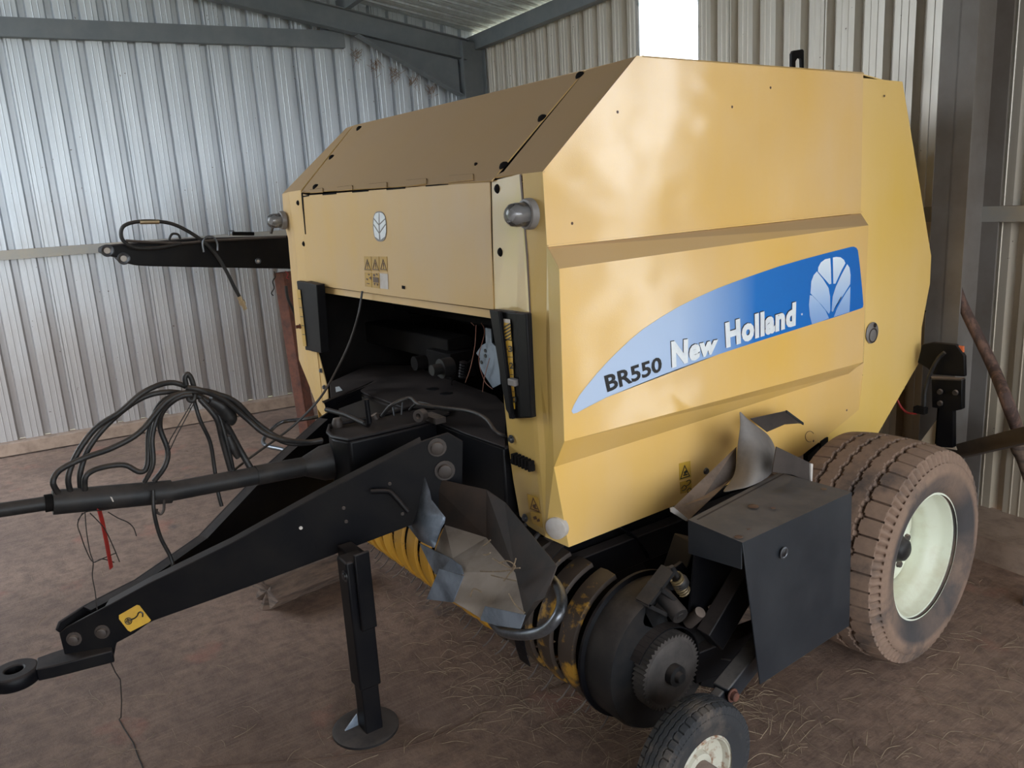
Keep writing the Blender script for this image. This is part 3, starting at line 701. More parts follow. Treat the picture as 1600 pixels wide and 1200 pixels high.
# gearbox housing between the drawbar plates
gt = [Zd(513, 678, .85), Zd(520, 685, .85), Zd(545, 690, .85), Zd(590, 680, .855), Zd(655, 665, .86), Zd(700, 650, .865), Zd(705, 640, .865), Zd(640, 640, .865), Zd(580, 655, .86), Zd(515, 668, .85)]
bm = bmesh.new(); addplate(bm, gt, .27, away=(0, 0, -1), nrm=(0, 0, -1)); gb = link('gearbox', bm, BLK, BAL); bevel(gb, .01, 3)
bm = bmesh.new(); addtube(bm, [p+Vector((0, 0, .006)) for p in gt+gt[:1]], .008, 8, smooth=False); link('gearbox_rim', bm, BLK, gb, smooth=True)
lathe('gearbox_plug', [(0, 0), (.018, 0), (.020, .02), (.014, .035), (0, .037)], Zd(528, 668, .85), (0, 0, 1), DSTEEL, gb, k=18)
lathe('gearbox_plug', [(0, 0), (.014, 0), (.014, .02), (0, .022)], Zd(588, 655, .86), (-.2, -.4, 1), DSTEEL, gb, k=18)
bolt(gb, X(568, 687, Zd(568, 687, .84).x), (.5, -.8, 0), .011, .006, DSTEEL)
# drawbar: two converging channel plates
def vplane(P0, P1):
    P0 = Vector((*P0, 0)); d_ = Vector((*P1, 0))-P0; return P0, Vector((d_.y, -d_.x, 0)).normalized()
RA = vplane((-2.62, .2), (-2.2, 1.13)); LA = vplane((-2.70, .2), (-3.05, 1.15))
r_ = lambda u, v, o=0: PL(u, v, RA[0]+RA[1]*o, RA[1])
l_ = lambda u, v, o=0: PL(u, v, LA[0]+LA[1]*o, LA[1])
pts = [(92, 990), (102, 981), (163, 949), (233, 911), (359, 850), (500, 772), (658, 690), (700, 676), (724, 690), (722, 800), (640, 822), (540, 860), (400, 913), (235, 972), (210, 990), (182, 1005), (180, 1012), (177, 1028), (102, 1038), (101, 1025)]
rp = plate('drawbar_side', [r_(*p) for p in pts], .010, BLK, BAL, away=-RA[1], bv=.003)
bm = bmesh.new()
top = [r_(u, v, -.001) for u, v in ((163, 949), (233, 911), (359, 850), (500, 772), (658, 690))]
for i in range(4): addplate(bm, [top[i], top[i+1], top[i+1]-RA[1]*.055, top[i]-RA[1]*.055], .008, away=(0, 0, -1))
link('drawbar_flange', bm, BLK, rp)
for u, v, rr in ((683, 699, .020), (695, 735, .022)): bolt(rp, r_(u, v, .002), RA[1], rr, .018, DSTEEL)
for u, v in ((116, 998), (160, 987)): bolt(rp, r_(u, v, .002), RA[1], .015, .014, DSTEEL)
for u, v in ((470, 825), (537, 794), (541, 815), (629, 803), (609, 756)): lathe('bolt_hole', [(0, .0012), (.005, .0012), (.006, 0)], r_(u, v, .001), RA[1], DSTEEL if u > 500 else PALE, rp, k=14)
pts = [(88, 985), (93, 972), (130, 948), (178, 923), (212, 906), (250, 880), (312, 837), (416, 728), (500, 653), (520, 640), (530, 760), (430, 850), (330, 905), (240, 940), (180, 960), (110, 1000)]
lp = plate('drawbar_side', [l_(*p) for p in pts], .010, BLK, BAL, away=-RA[1], bv=.003)
bm = bmesh.new(); top = [l_(u, v) for u, v in ((130, 948), (178, 923), (212, 906), (250, 880), (312, 837), (416, 728), (500, 653))]
for i in range(6): addplate(bm, [top[i], top[i+1], top[i+1]+LA[1]*.045, top[i]+LA[1]*.045], .008, away=(0, 0, -1))
link('drawbar_flange', bm, BLK, lp)
plate('drawbar_floor', [Z(u, v, .36) for u, v in ((110, 1010), (170, 1000), (250, 960), (215, 935), (120, 975))], .01, BLK, BAL, away=(0, 0, -1))
tube('drawbar_handle', [r_(580, 768, .02), r_(605, 768, .03), r_(615, 774, .04), r_(638, 800, .06)], .008, BLK, rp)
# towing tongue with its ring
ring = Z(24, 1056, .32); e0 = Z(176, 1012, .325); dd = (e0-ring).normalized()
bm = bmesh.new(); addlathe(bm, [(.026, -.022), (.062, -.022), (.068, -.012), (.068, .012), (.062, .022), (.026, .022), (.022, 0)], ring, (0, 0, 1), 40, closed=True)
sd = dd.cross(EZ)
vs = [ring+dd*.058+sd*.038, ring+dd*.10+sd*.046, e0+dd*.0+sd*.060, e0-sd*.060, ring+dd*.10-sd*.046, ring+dd*.058-sd*.038]
addplate(bm, [v_+EZ*.020 for v_ in vs], .040, away=(0, 0, -1))
hb_ = link('tow_ring', bm, BLK, BAL, smooth=True); bevel(hb_, .004)
# hook sticker
st = [(186, 961), (214, 945), (218, 946), (236, 969), (233, 972), (204, 987), (200, 985), (186, 967)]
hk = flat('hook_sticker', [[r_(*p, .0006) for p in st]], SIGN, rp, RA[1])
g_ = lambda x, y: r_(x*.2917, 850+y*.2917, .003)
bm = bmesh.new()
for pts in ([(700, 405), (720, 398), (735, 385), (742, 370), (752, 365), (764, 372), (764, 390)],):
    addtube(bm, [g_(*p) for p in pts], .0022, 6)
addtube(bm, [g_(688+18*math.cos(t*math.pi/6), 413+17*math.sin(t*math.pi/6)) for t in range(13)], .0014, 6)
addtube(bm, [g_(688+10*math.cos(t*math.pi/6), 413+9*math.sin(t*math.pi/6)) for t in range(13)], .0013, 6)
addtube(bm, [g_(670, 420), g_(705, 405)], .001, 6, smooth=False); addtube(bm, [g_(682, 396), g_(694, 430)], .001, 6, smooth=False)
link('hook_pictogram', bm, INK, hk)
# parking jack
JX, JY = -2.165, .862
bm = bmesh.new(); addbox(bm, (JX, JY, .385), (.072, .072, .43)); jk = link('parking_jack', bm, BLK, BAL); bevel(jk, .006)
box('jack_inner_tube', (JX, JY, .14), (.058, .058, .26), BLK, jk)
box('jack_guide_plate', (JX+.048, JY+.01, .50), (.012, .05, .25), BLK, jk); box('jack_mount', (JX-.07, JY+.03, .565), (.12, .05, .05), BLK, jk)
bolt(jk, (JX+.02, JY-.036, .555), (0, -1, 0), .012, .006, INK)
lathe('jack_foot', [(0, .016), (.095, .014), (.105, .008), (.105, 0), (0, 0)], (JX-.02, JY-.01, .001), EZ, GUARD, jk, k=40)
plate('jack_gusset', [(JX-.03, JY-.03, .016), (JX-.03, JY-.075, .016), (JX-.03, JY-.03, .055)], .006, ZINC, jk)
# drive shaft (power take-off) in its plastic guards
XP = -2.65
s0, s1, s2, s3, s4 = X(-60, 806, XP), X(82, 785, XP), X(267, 768, XP), X(400, 744, XP), X(512, 722, XP)
sh = tube('drive_shaft', [s0, s1], .021, STEEL if False else GUARD, BAL, smooth=False, k=16)
lathe('shaft_collar', [(0, 0), (.026, 0), (.026, .02), (0, .02)], s1-(s1-s0).normalized()*.02, s1-s0, BLKD, sh, k=20)
lathe('shaft_guard', [(0, 0), (.036, 0), (.037, .004), (.037, (s2-s1).length), (0, (s2-s1).length)], s1, s2-s1, GUARD, BAL, k=28)
lathe('shaft_guard', [(0, 0), (.031, 0), (.031, (s3-s2).length), (.034, (s3-s2).length), (.034, (s4-s2).length), (0, (s4-s2).length)], s2, s4-s2, GUARD, BAL, k=28)
lathe('shaft_cone', [(.034, 0), (.062, .07), (.066, .12), (.06, .12), (.056, .07), (.030, 0)], s4-(s4-s2).normalized()*.09, s4-s2, GUARD, BAL, k=28, closed=True)
plate('guard_scuff', [X(*p, XP+.037) for p in ((172, 776), (175, 777), (178, 784), (176, 784))], .0006, PALE, sh)
ch = bmesh.new()
addtube(ch, [X(*p, XP+.03) for p in ((243, 785), (246, 776), (252, 772), (256, 780), (256, 796), (251, 803), (245, 800), (245, 795))], .0045, 7)
link('chain_hook', ch, DSTEEL, sh, smooth=True)
# red strap and net-wrap strings hanging under the shaft
st = [X(*p, XP+.02) for p in ((154, 793), (160, 815), (167, 850), (174, 888))]; bm = bmesh.new()
for i in range(3): addbar(bm, st[i], st[i+1], .018, .003, RT)
link('red_strap', bm, REDS, sh)
zz = lambda x, y: (x/3.2, 550+y/3.2)
for pts in (((412, 805), (388, 860), (405, 920), (430, 990), (465, 1050), (510, 1035), (570, 1052)), ((425, 800), (433, 900), (450, 1000), (466, 1052), (462, 1120), (476, 1200), (486, 1290)),
            ((450, 805), (520, 880), (565, 970), (598, 1050)), ((540, 800), (590, 830), (640, 852), (668, 880), (682, 920)), ((470, 1052), (520, 1030), (580, 1005)), ((390, 840), (430, 800), (520, 790), (600, 775))):
    tube('baling_twine', [X(*zz(*p), XP+random.uniform(-.02, .03)) for p in pts], .0017, TWINE, sh, k=5)
# hydraulic hoses and the lighting cable looped over the shaft
H = [
 ([(290, 705), (265, 650), (300, 590), (420, 530), (560, 480), (700, 400), (830, 250), (945, 200), (1080, 210), (1180, 250), (1280, 350), (1400, 430), (1530, 450), (1610, 442)], .0085, .03),
 ([(352, 700), (342, 620), (390, 500), (480, 380), (600, 300), (720, 200), (850, 153), (960, 182), (1100, 215), (1220, 305), (1330, 400), (1450, 458), (1610, 446)], .0085, -.01),
 ([(405, 700), (402, 600), (450, 470), (560, 340), (700, 235), (830, 200), (950, 215), (1060, 260), (1120, 400), (1165, 600)], .0085, -.03),
 ([(425, 690), (430, 620), (500, 580), (620, 565), (700, 600), (738, 560), (745, 400), (790, 275), (860, 220), (940, 205)], .0085, .0),
 ([(722, 650), (765, 560), (762, 420), (805, 290), (900, 225), (960, 215)], .0075, .02),
 ([(770, 645), (825, 570), (838, 490), (800, 380), (812, 300), (880, 235), (960, 210)], .0085, -.02),
 ([(968, 235), (1000, 340), (1050, 450), (1072, 580), (1090, 700), (1108, 770)], .0065, -.05),
 ([(1000, 235), (1080, 330), (1110, 440), (1152, 590)], .009, .0),
 ([(980, 215), (1070, 270), (1140, 380), (1200, 490), (1265, 600)], .011, -.04),
 ([(940, 180), (1000, 190), (1120, 240), (1240, 340), (1320, 405), (1420, 440), (1540, 450), (1610, 440)], .0085, .05),
 ([(765, 690), (770, 800), (800, 920), (850, 1020), (872, 1095)], .006, .03),
]
for pts, rr, dx in H:
    tube('hydraulic_hose', [X(*zz(*p), XP+.02+dx+.012*math.sin(i*1.7)) for i, p in enumerate(pts)], rr, RUB, BAL, k=10)
tube('hose_tie', [X(*zz(*p), XP+.02) for p in ((932, 165), (925, 130), (938, 110), (955, 130), (968, 170), (974, 215), (966, 242), (945, 238), (938, 200), (948, 170))], .008, RUB, BAL, k=10)
bm = bmesh.new(); addtube(bm, [X(*zz(*p), XP) for p in ((1050, 240), (1110, 270), (1150, 330), (1140, 360))], [.016, .028, .024, .012], 12)
addtube(bm, [X(*zz(*p), XP) for p in ((1140, 420), (1165, 480), (1190, 530))], [.010, .014, .008], 10); link('hose_sleeve', bm, RUB, BAL, smooth=True)
for pts in (((962, 250), (850, 440), (830, 505)), ((972, 252), (882, 420), (845, 500), (838, 540))):
    tube('string', [X(*zz(*p), XP+.01) for p in pts], .0018, TWINE, BAL, k=5, smooth=False)
# pull cord from the hood down to the shaft
e1 = F(566, 455, YF-.02); e2 = X(300, 790, XP-.1)
tube('pull_cord', [e1, Y(560, 490, 1.33), Y(548, 530, 1.27), Y(530, 570, 1.20), Y(500, 622, 1.08), X(455, 668, XP-.22), X(395, 712, XP-.18), X(365, 735, XP-.15)], .0045, RUB, BAL, k=7)
# step hoop at the far side of the drawbar
tube('step_hoop', [Z(*p, .55) for p in ((505, 650), (475, 655), (440, 660), (418, 678), (411, 690), (418, 697), (440, 702), (452, 706))], .010, STEEL, BAL)

# ------------------------------------------------------------------ side decal and markings
E_ = .0012
d_ = lambda x, y, e=E_: X(850+x*.34375, 350+y*.34375, XM+e)
outl = [(125, 850), (135, 825), (160, 780), (195, 735), (240, 680), (285, 630), (335, 580), (390, 528), (450, 478), (530, 425), (610, 377), (700, 332), (790, 292), (880, 258), (970, 226), (1070, 192), (1170, 163), (1270, 136), (1340, 118), (1395, 104), (1408, 103), (1420, 108), (1427, 120), (1436, 190), (1446, 290), (1452, 365), (1450, 378), (1440, 384), (1330, 421), (1180, 468), (1000, 525), (800, 590), (600, 660), (400, 740), (280, 790), (190, 835), (150, 858), (132, 862)]
bm = bmesh.new()
vs = [bm.verts.new(d_(*p)) for p in outl]; f_ = bm.faces.new(vs)
bmesh.ops.triangulate(bm, faces=[f_]); bmesh.ops.recalc_face_normals(bm, faces=bm.faces[:])
dec = link('side_decal', bm, DECAL, side)
LX, LT = side, None
def tquad(tl, tr, br, bl, e): return [d_(*q, e) for q in (tl, tr, br, bl)]
textmesh('BR550', tquad((272, 690), (532, 600), (537, 668), (288, 766), .0018), INK, 'model_lettering', dec, bold=.028)
for nm, mt_, e, dx, dy in (('lettering_shadow', INK, .0016, -3.5, -3.5), ('brand_lettering', WHITE, .0022, 0, 0)):
    mt2 = mt_
    textmesh('New', tquad((577+dx, 535+dy), (795+dx, 500+dy), (783+dx, 585+dy), (582+dx, 657+dy), e), mt2, nm, dec, bold=.055, spacing=1.1)
    textmesh('Holland', tquad((822+dx, 450+dy), (1146+dx, 353+dy), (1143+dx, 463+dy), (828+dx, 566+dy), e), mt2, nm, dec, bold=.055, spacing=1.1)
zl = lambda x, y: X(1200+x/3, 400+y/3, XM+.0024)
lobes = [((234, 72), (236, 52), (248, 30), (268, 15), (292, 10), (295, 60), (297, 130), (288, 133), (262, 104)),
 ((304, 7), (320, 4), (340, 6), (356, 18), (363, 34), (345, 66), (326, 108), (316, 130), (306, 130), (305, 60)),
 ((229, 72), (214, 90), (203, 120), (199, 175), (222, 198), (252, 230), (286, 272), (292, 255), (291, 190), (284, 150), (258, 108)),
 ((371, 38), (382, 54), (387, 90), (385, 132), (352, 172), (318, 232), (304, 262), (298, 258), (303, 190), (318, 144), (342, 92)),
 ((196, 183), (192, 230), (196, 280), (206, 320), (248, 307), (286, 292), (270, 256), (238, 216), (208, 186)),
 ((386, 143), (385, 200), (382, 262), (345, 274), (308, 286), (322, 248), (346, 204), (368, 168))]
bm = bmesh.new()
for l_pts in lobes:
    P_ = [zl(*p) for p in l_pts]; f_ = bm.faces.new([bm.verts.new(p) for p in P_])
bmesh.ops.triangulate(bm, faces=bm.faces[:]); bmesh.ops.recalc_face_normals(bm, faces=bm.faces[:])
link('leaf_emblem', bm, LEAF, dec)
flat('decal_nick', [[d_(1168, 408, .002), d_(1174, 405, .002), d_(1175, 413, .002), d_(1170, 415, .002)]], WHITE, dec, (1, 0, 0))
# round latch, small rivets, faded ring
lt = lathe('round_latch', [(0, .004), (.036, .004), (.041, .001), (.043, 0), (0, 0)], X(1363, 520, XS), (1, 0, 0), GREY, BAL, k=36)
lathe('latch_keyhole', [(0, .0055), (.008, .0055), (.009, .004)], X(1366, 508, XS+.003), (1, 0, 0), INK, lt, k=14)
lathe('latch_ring', [(.024, .0042), (.027, .0048), (.030, .0042)], X(1363, 524, XS+.001), (1, 0, 0), DSTEEL, lt, k=30)
for u, v, x_ in ((1347, 572, XS), (1347, 586, XS), (1144, 167, XS), (1204, 137, XS), (894, 349, XS), (1226, 374, XM-.02), (965, 175, XS), (1382, 150, XS), (1271, 689, XS), (1323, 641, XS)):
    lathe('rivet', [(0, .002), (.003, .0015), (.0045, 0), (0, 0)], X(u, v, x_), (1, 0, 0), INK2, side, k=10)
sx = lambda x, y: X(980+x/2.4, 600+y/2.4, XS+.0012)
flat('warning_sticker', [[sx(194, 298), sx(236, 288), sx(240, 350), sx(196, 362)], [sx(197, 368), sx(240, 356), sx(242, 402), sx(200, 412)]], SIGN, side, (1, 0, 0))
sx2 = lambda x, y: X(980+x/2.4, 600+y/2.4, XS+.0026)
ps = tri_ring(((215, 303), (236, 346), (198, 358)), .22, sx2)
ps += [[sx2(*p) for p in q] for q in (((212, 330), (222, 322), (225, 330), (215, 340)), ((210, 340), (226, 336), (226, 341), (211, 345)))]
flat('warning_pictogram', ps, INK, side, (1, 0, 0))
bm = bmesh.new()
for pts in ([(222, 366), (232, 360), (238, 366), (230, 378), (222, 382)], [(204, 392), (214, 380), (222, 388), (214, 398), (206, 400)], [(224, 400), (234, 390), (240, 398), (232, 408), (226, 404)]):
    addtube(bm, [sx2(*p) for p in pts], .0015, 5)
link('warning_pictogram', bm, INK, side)
lathe('side_bolt', [(0, .006), (.010, .006), (.012, 0)], X(1103, 736, XS), (1, 0, 0), STEEL, side, k=14)
bm = bmesh.new(); addtube(bm, [sx2(685+17*math.cos(t*.55+.6), 197-20*math.sin(t*.55+.6)) for t in range(9)], .001, 5); link('scuff_ring', bm, INK2, side)
# pillar foot sticker
pz_ = lambda x, y, e=0: Y(580+x/4, 700+y/4, YF-.0135-e)
flat('warning_sticker', [[pz_(975, 285), pz_(1040, 310), pz_(1060, 400), pz_(988, 385)], [pz_(992, 392), pz_(1062, 410), pz_(1072, 500), pz_(1010, 470)]], SIGNF, pil, (0, -1, 0))
pz2 = lambda x, y: pz_(x, y, .0015)
ps = tri_ring(((1012, 308), (1056, 402), (994, 380)), .2, pz2) + [[pz2(*p) for p in q] for q in (((1008, 355), (1030, 350), (1028, 375), (1014, 372)), ((1020, 372), (1040, 378), (1038, 384), (1020, 380)), ((1012, 430), (1030, 425), (1036, 445), (1018, 448)), ((1036, 450), (1050, 440), (1056, 458), (1040, 462)))]
flat('warning_pictogram', ps, INK2, pil, (0, -1, 0))
# slotted black lifting plate above the roof
lt_ = lambda u, v: X(u, v, -2.45)
bm = bmesh.new()
o_ = [(1237, 122), (1237, 84), (1240, 79), (1254, 77), (1256, 79), (1256, 122)]; i_ = [(1243, 122), (1243, 96), (1246, 91), (1249, 90), (1252, 92), (1253, 122)]
for k in range(5): addplate(bm, [lt_(*o_[k]), lt_(*o_[k+1]), lt_(*i_[k+1]), lt_(*i_[k])], .012)
bmesh.ops.translate(bm, verts=bm.verts[:], vec=(0, 0, 0)); link('lifting_plate', bm, BLK, BAL)

# ------------------------------------------------------------------ wheels
def tyre_mesh(R, W_, rb, lobes_=44, N=704, zig=True):
    """outer skin of a tyre, rolling axis x; returns bmesh with 'clean' values"""
    bm = bmesh.new(); cl = []
    hw = W_/2
    prof = []  # (x, r, kind, s)
    def add(x, r, k, s=0): prof.append((x, r, k, s))
    side_ = [(.80, rb, 'b'), (.90, rb+.012, 'b'), (.95, rb+.03, 's'), (1.0, rb+(R-rb)*.40, 's'), (1.0, rb+(R-rb)*.52, 's'), (.985, rb+(R-rb)*.64, 's'), (.975, rb+(R-rb)*.655, 'r'), (.965, rb+(R-rb)*.68, 'r')]
    lug = [(.955, .715), (.945, .74), (.935, .78), (.925, .82), (.915, .85), (.90, .88), (.885, .90)]
    for x, r, k in side_: add(-x*hw, r, k)
    for x, r in lug: add(-x*hw, rb+(R-rb)*r, 'l')
    M_ = 56
    for i in range(M_+1):
        s = -1+2*i/M_; x = s*.87*hw; r = R-(R-rb)*.085*abs(s)**2.6
        add(x, r, 't', s)
    for x, r in lug[::-1]: add(x*hw, rb+(R-rb)*r, 'l')
    for x, r, k in side_[::-1]: add(x*hw, r, k)
    rings = []
    lay = bm.verts.layers.float.new('clean')
    gd = (R-rb)*.085
    for j in range(N):
        a_ = 2*math.pi*j/N; ring = []
        ph = (j*lobes_/N) % 1.0; tri = abs(ph*2-1)*2-1; ph2 = (j*lobes_/N*1.0) % 1.0
        for x, r, k, s in prof:
            dr = 0; dx = 0; c_ = 0
            if k == 't':
                for gc in (-.56, -.20, .20, .56):
                    w_ = .034 if abs(gc) > .3 else .030
                    if abs(s-(gc+.030*tri)) < w_: dr = -gd
                if abs(s) > .60 and min(ph2, 1-ph2) < .05: dr = -gd*.9
            if k == 'l':
                q = .5+.5*math.cos(2*math.pi*(ph2*2 if zig else ph2)); dr = -gd*.9*(1-q**.6); dx = -math.copysign(.007*(1-q**.6)*W_/.4, x)
            if k in 'sb': c_ = 0
            v_ = bm.verts.new((x+dx, (r+dr)*math.cos(a_), (r+dr)*math.sin(a_))); ring.append(v_)
            if k in 'bs' and r < rb+(R-rb)*.45: v_[lay] = min(.9, max(0, .6+.25*math.sin(a_*3+.7)+.15*math.sin(a_*5)))
        rings.append(ring)
    for j in range(N):
        A, B = rings[j], rings[(j+1) % N]
        for i in range(len(A)-1): bm.faces.new((A[i], B[i], B[i+1], A[i+1]))
    return bm
def rimprof_big(hw, r):
    # outside face at +x; well inside
    return [(r, hw), (r+.008, hw-.002), (r+.010, hw-.010), (r-.003, hw-.014), (r-.010, hw-.040), (r-.014, hw-.055), (r-.034, hw-.075), (r-.040, hw-.095), (r-.042, hw-.18),
            (r-.060, hw-.20), (.12, hw-.20), (0, hw-.20)]
def wheel(cx, cy, cz, yaw, R, W_, rb, tm, big=True):
    M_ = Matrix.Translation((cx, cy, cz)) @ Matrix.Rotation(yaw, 4, 'Z')
    bm = tyre_mesh(R, W_, rb, 40 if big else 46, 640 if big else 460)
    bmesh.ops.transform(bm, matrix=M_, verts=bm.verts[:]); return bm, M_
def big_wheel(cx, cy, cz, yaw, flip=1):
    bm, M_ = wheel(cx, cy, cz, yaw, .376, .37, .213, TYRE)
    ty = link('tyre', bm, TYRE, BAL, smooth='all'); ty.data.set_sharp_from_angle(angle=math.radians(50))
    ax = (M_.to_3x3() @ Vector((flip, 0, 0)))
    ori = Vector((cx, cy, cz))
    rm = lathe('wheel_rim', [(r, t) for r, t in rimprof_big(.185*.86, .213)], ori, ax, CREAM, BAL, k=72)
    p = ori+ax*(-.05)
    # dished disc with five lobes and hub
    bm = bmesh.new(); K = 100; ringo = []; d0 = -.038
    Y_ = ax.cross(EZ).normalized()
    def pt(r, t, a): return ori+ax*t+(Y_*math.cos(a)+EZ*math.sin(a))*r
    pr = [(.05, -.02), (.085, -.02), (.115, -.028)]
    rr = []
    for i in range(K):
        a_ = 2*math.pi*i/K; lob = .150+.018*(abs(math.cos(2.5*a_))**.5)
        rr.append([bm.verts.new(pt(r, t, a_)) for r, t in ((.05, .048), (.10, .046), (.13, .034), (lob, .026), (lob, .0))])
    for i in range(K):
        for k in range(4): bm.faces.new((rr[i][k], rr[(i+1) % K][k], rr[(i+1) % K][k+1], rr[i][k+1]))
    bmesh.ops.recalc_face_normals(bm, faces=bm.faces[:])
    dk = link('wheel_disc', bm, CREAM, rm, smooth=True)
    hb = lathe('wheel_hub', [(.050, .02), (.050, .06), (.042, .075), (.036, .090), (.026, .096), (0, .098)], ori, ax, GUARD, rm, k=32)
    for i in range(5):
        a_ = 2*math.pi*i/5+.5; lathe('wheel_nut', [(0, .012), (.011, .012), (.013, 0), (.013, -.004)], pt(.082, .047, a_), ax, DSTEEL, rm, k=6)
    lathe('valve', [(.005, 0), (.005, .03), (0, .031)], pt(.155, -.04, 2.6), ax, INK, rm, k=10)
    return ty
WZ = .377
big_wheel(-1.289-.185*.86, 2.504, WZ, .039)
big_wheel(-4.31+.185*.86, 2.504, WZ, -.02, -1)
bm = bmesh.new(); addbar(bm, (-4.05, 2.50, .40), (-1.55, 2.50, .40), .09, .09); ax_ = link('axle', bm, BLK, BAL); bevel(ax_, .006)
# hanging black brackets by the tyre
plate('wheel_bracket', [X(u, v, -1.86) for u, v in ((1262, 712), (1290, 688), (1294, 722), (1270, 735), (1262, 730))], .02, BLK, BAL)
plate('wheel_bracket', [X(u, v, -1.80) for u, v in ((1283, 688), (1294, 683), (1294, 715), (1284, 725))], .008, BLK, BAL)
# gauge wheel of the pickup
gx, gy, gz, gyaw = -1.248, 1.345, .184, .039
bm, M_ = wheel(gx, gy, gz, gyaw, .184, .09, .100, TYRES, False)
gt_ = link('gauge_tyre', bm, TYRES, BAL, smooth='all'); gt_.data.set_sharp_from_angle(angle=math.radians(50))
ax = M_.to_3x3() @ Vector((1, 0, 0)); og = Vector((gx, gy, gz))
grm = lathe('gauge_wheel_rim', [(.098, .042), (.102, .038), (.095, .036), (.093, .038), (.088, .020), (.070, .008), (.050, .006), (.045, .02), (.030, .022), (0, .022)], og, ax, WHT, BAL, k=48)
lathe('gauge_hub', [(.030, .015), (.030, .06), (.024, .072), (0, .076)], og, ax, DSTEEL, grm, k=24)
lathe('valve', [(.004, 0), (.004, .028), (0, .029)], og+EZ*.07+ax*.01, ax+EZ*.8, BRASS, grm, k=10)

# ------------------------------------------------------------------ chain box beside the wheel
BX = -1.262
bq = lambda u, v, x=BX: X(u, v, x)
tl, tr_, br, bl = bq(1160, 848), X(1331, 769, BX-.02), X(1327, 978, BX-.02), bq(1188, 1070)
bkl, bkr = Z(1075, 812, tl.z), Z(1218, 738, tr_.z)
def thick(P_, q, n=.003): return P_
bm = bmesh.new(); addplate(bm, [tl, tr_, br, bl], .004)
cbx = link('guard_box', bm, BLKB, BAL); bevel(cbx, .0015)
bm = bmesh.new(); addplate(bm, [tl, tr_, bkr, bkl], .004, away=(0, 0, -1)); link('box_top', bm, BLKB, cbx)
bm = bmesh.new(); addplate(bm, [tl+Vector((-.004, 0, -.002)), bkl, bkl-EZ*.10, tl-EZ*.075+Vector((-.004, .0, 0))], .004, away=(0, 1, 0)); link('box_flange', bm, BLKB, cbx)
bm = bmesh.new(); addplate(bm, [tr_, bkr, bkr-EZ*.38, br], .004, away=(0, -1, 0)); link('box_side', bm, BLKB, cbx)
bm = bmesh.new(); addplate(bm, [bkl+Vector((.02, .02, 0)), bkr+Vector((.02, 0, 0)), bkr-EZ*.30, bkl-EZ*.30], .006, away=(-1, 0, 0)); link('box_back', bm, BLK, cbx)
lathe('box_slot', [(0, .0015), (.010, .0015), (.012, 0)], bq(1225, 864), (1, 0, 0), INK, cbx, k=16)
lathe('box_slot_rim', [(.011, .001), (.013, .002), (.017, .001)], bq(1225, 864), (1, 0, 0), STEEL, cbx, k=20)
for u, v, rr in ((1177, 791, .014), (1208, 794, .006), (1154, 839, .010), (1170, 827, .005), (1287, 764, .008)):
    lathe('top_stain', [(0, .0012), (rr, .001), (rr*1.1, 0)], Z(u, v, tl.z+(tr_.z-tl.z)*((u-1160)/171)*.3+.003), EZ, INK2, cbx, k=14)
# carrying arms below and behind the box
hang = lambda n, pts, w_, h_, mt_=BLK: None
bm = bmesh.new()
addbar(bm, X(1108, 1000, -1.42), X(1180, 880, -1.42), .05, .09); addbar(bm, X(1060, 870, -1.6), X(1200, 900, -1.55), .10, .12)
o = link('pickup_arm', bm, BLK, BAL); bevel(o, .004)
bm = bmesh.new(); addbar(bm, X(1128, 1085, -1.33), X(1192, 1005, -1.36), .05, .06); addbar(bm, X(1192, 1005, -1.36), X(1215, 940, -1.45), .05, .06)
addbar(bm, X(1128, 1085, -1.33), Vector((gx-.07, gy, gz)), .03, .05)
o = link('gauge_wheel_arm', bm, BLKB, BAL); bevel(o, .004)
bolt(o, X(1144, 1086, -1.30), (1, 0, 0), .013, .014, RUST)
bm = bmesh.new(); addbar(bm, X(1095, 1040, -1.5), X(1150, 1050, -1.45), .06, .10); addbar(bm, Vector((-1.5, 1.6, .25)), Vector((-1.4, 2.05, .28)), .06, .10); o = link('pickup_arm', bm, BLK, BAL); bevel(o, .004)
# side frame of the bale chamber under the cover
bm = bmesh.new()
addplate(bm, [X(*p, XS-.10) for p in ((880, 850), (985, 812), (1060, 780), (1140, 760), (1140, 900), (1080, 960), (1010, 930), (900, 900))], .02)
o = link('chamber_side_frame', bm, BLK, BAL); bevel(o, .003)
for q in (((958, 838), (975, 822), (977, 826), (957, 846)), ((975, 855), (1000, 824), (1002, 830), (976, 860)), ((989, 862), (1004, 850), (1012, 855), (997, 880))): pass
for x_ in (-1.86, -3.74): box('chassis_rail', (x_, 2.2, .46), (.05, 1.5, .10), BLK, BAL)

# ------------------------------------------------------------------ pickup reel
PY, PZ = 1.50, .315
reel = lathe('pickup_drum', [(0, 0), (.13, 0), (.13, 2.36), (0, 2.36)], (-3.98, PY, PZ), (1, 0, 0), BLKD, BAL, k=40)
def band(x0, x1, R0, mt_, squash=1.0, nm='pickup_band', par=BAL):
    """one stripper band: C-shaped strip round the reel, open at the back"""
    bm = bmesh.new(); K = 40; sec = []
    for i in range(K+1):
        a_ = math.radians(-75-230*i/K+15)
        a_ = math.radians(100)+math.radians(230)*i/K
        for_ = []
        for dx_, dr in ((0, -.012), (.004, 0), ((x1-x0)/2, .004), (x1-x0-.004, 0), (x1-x0, -.012)):
            rr = R0+dr
            for_.append(bm.verts.new((x0+dx_, PY+rr*math.cos(a_), PZ+rr*math.sin(a_)*squash)))
        sec.append(for_)
    for i in range(K):
        for k in range(4): bm.faces.new((sec[i][k], sec[i+1][k], sec[i+1][k+1], sec[i][k+1]))
    bmesh.ops.recalc_face_normals(bm, faces=bm.faces[:])
    o = link(nm, bm, mt_, par, smooth=True); return o
nb = 22
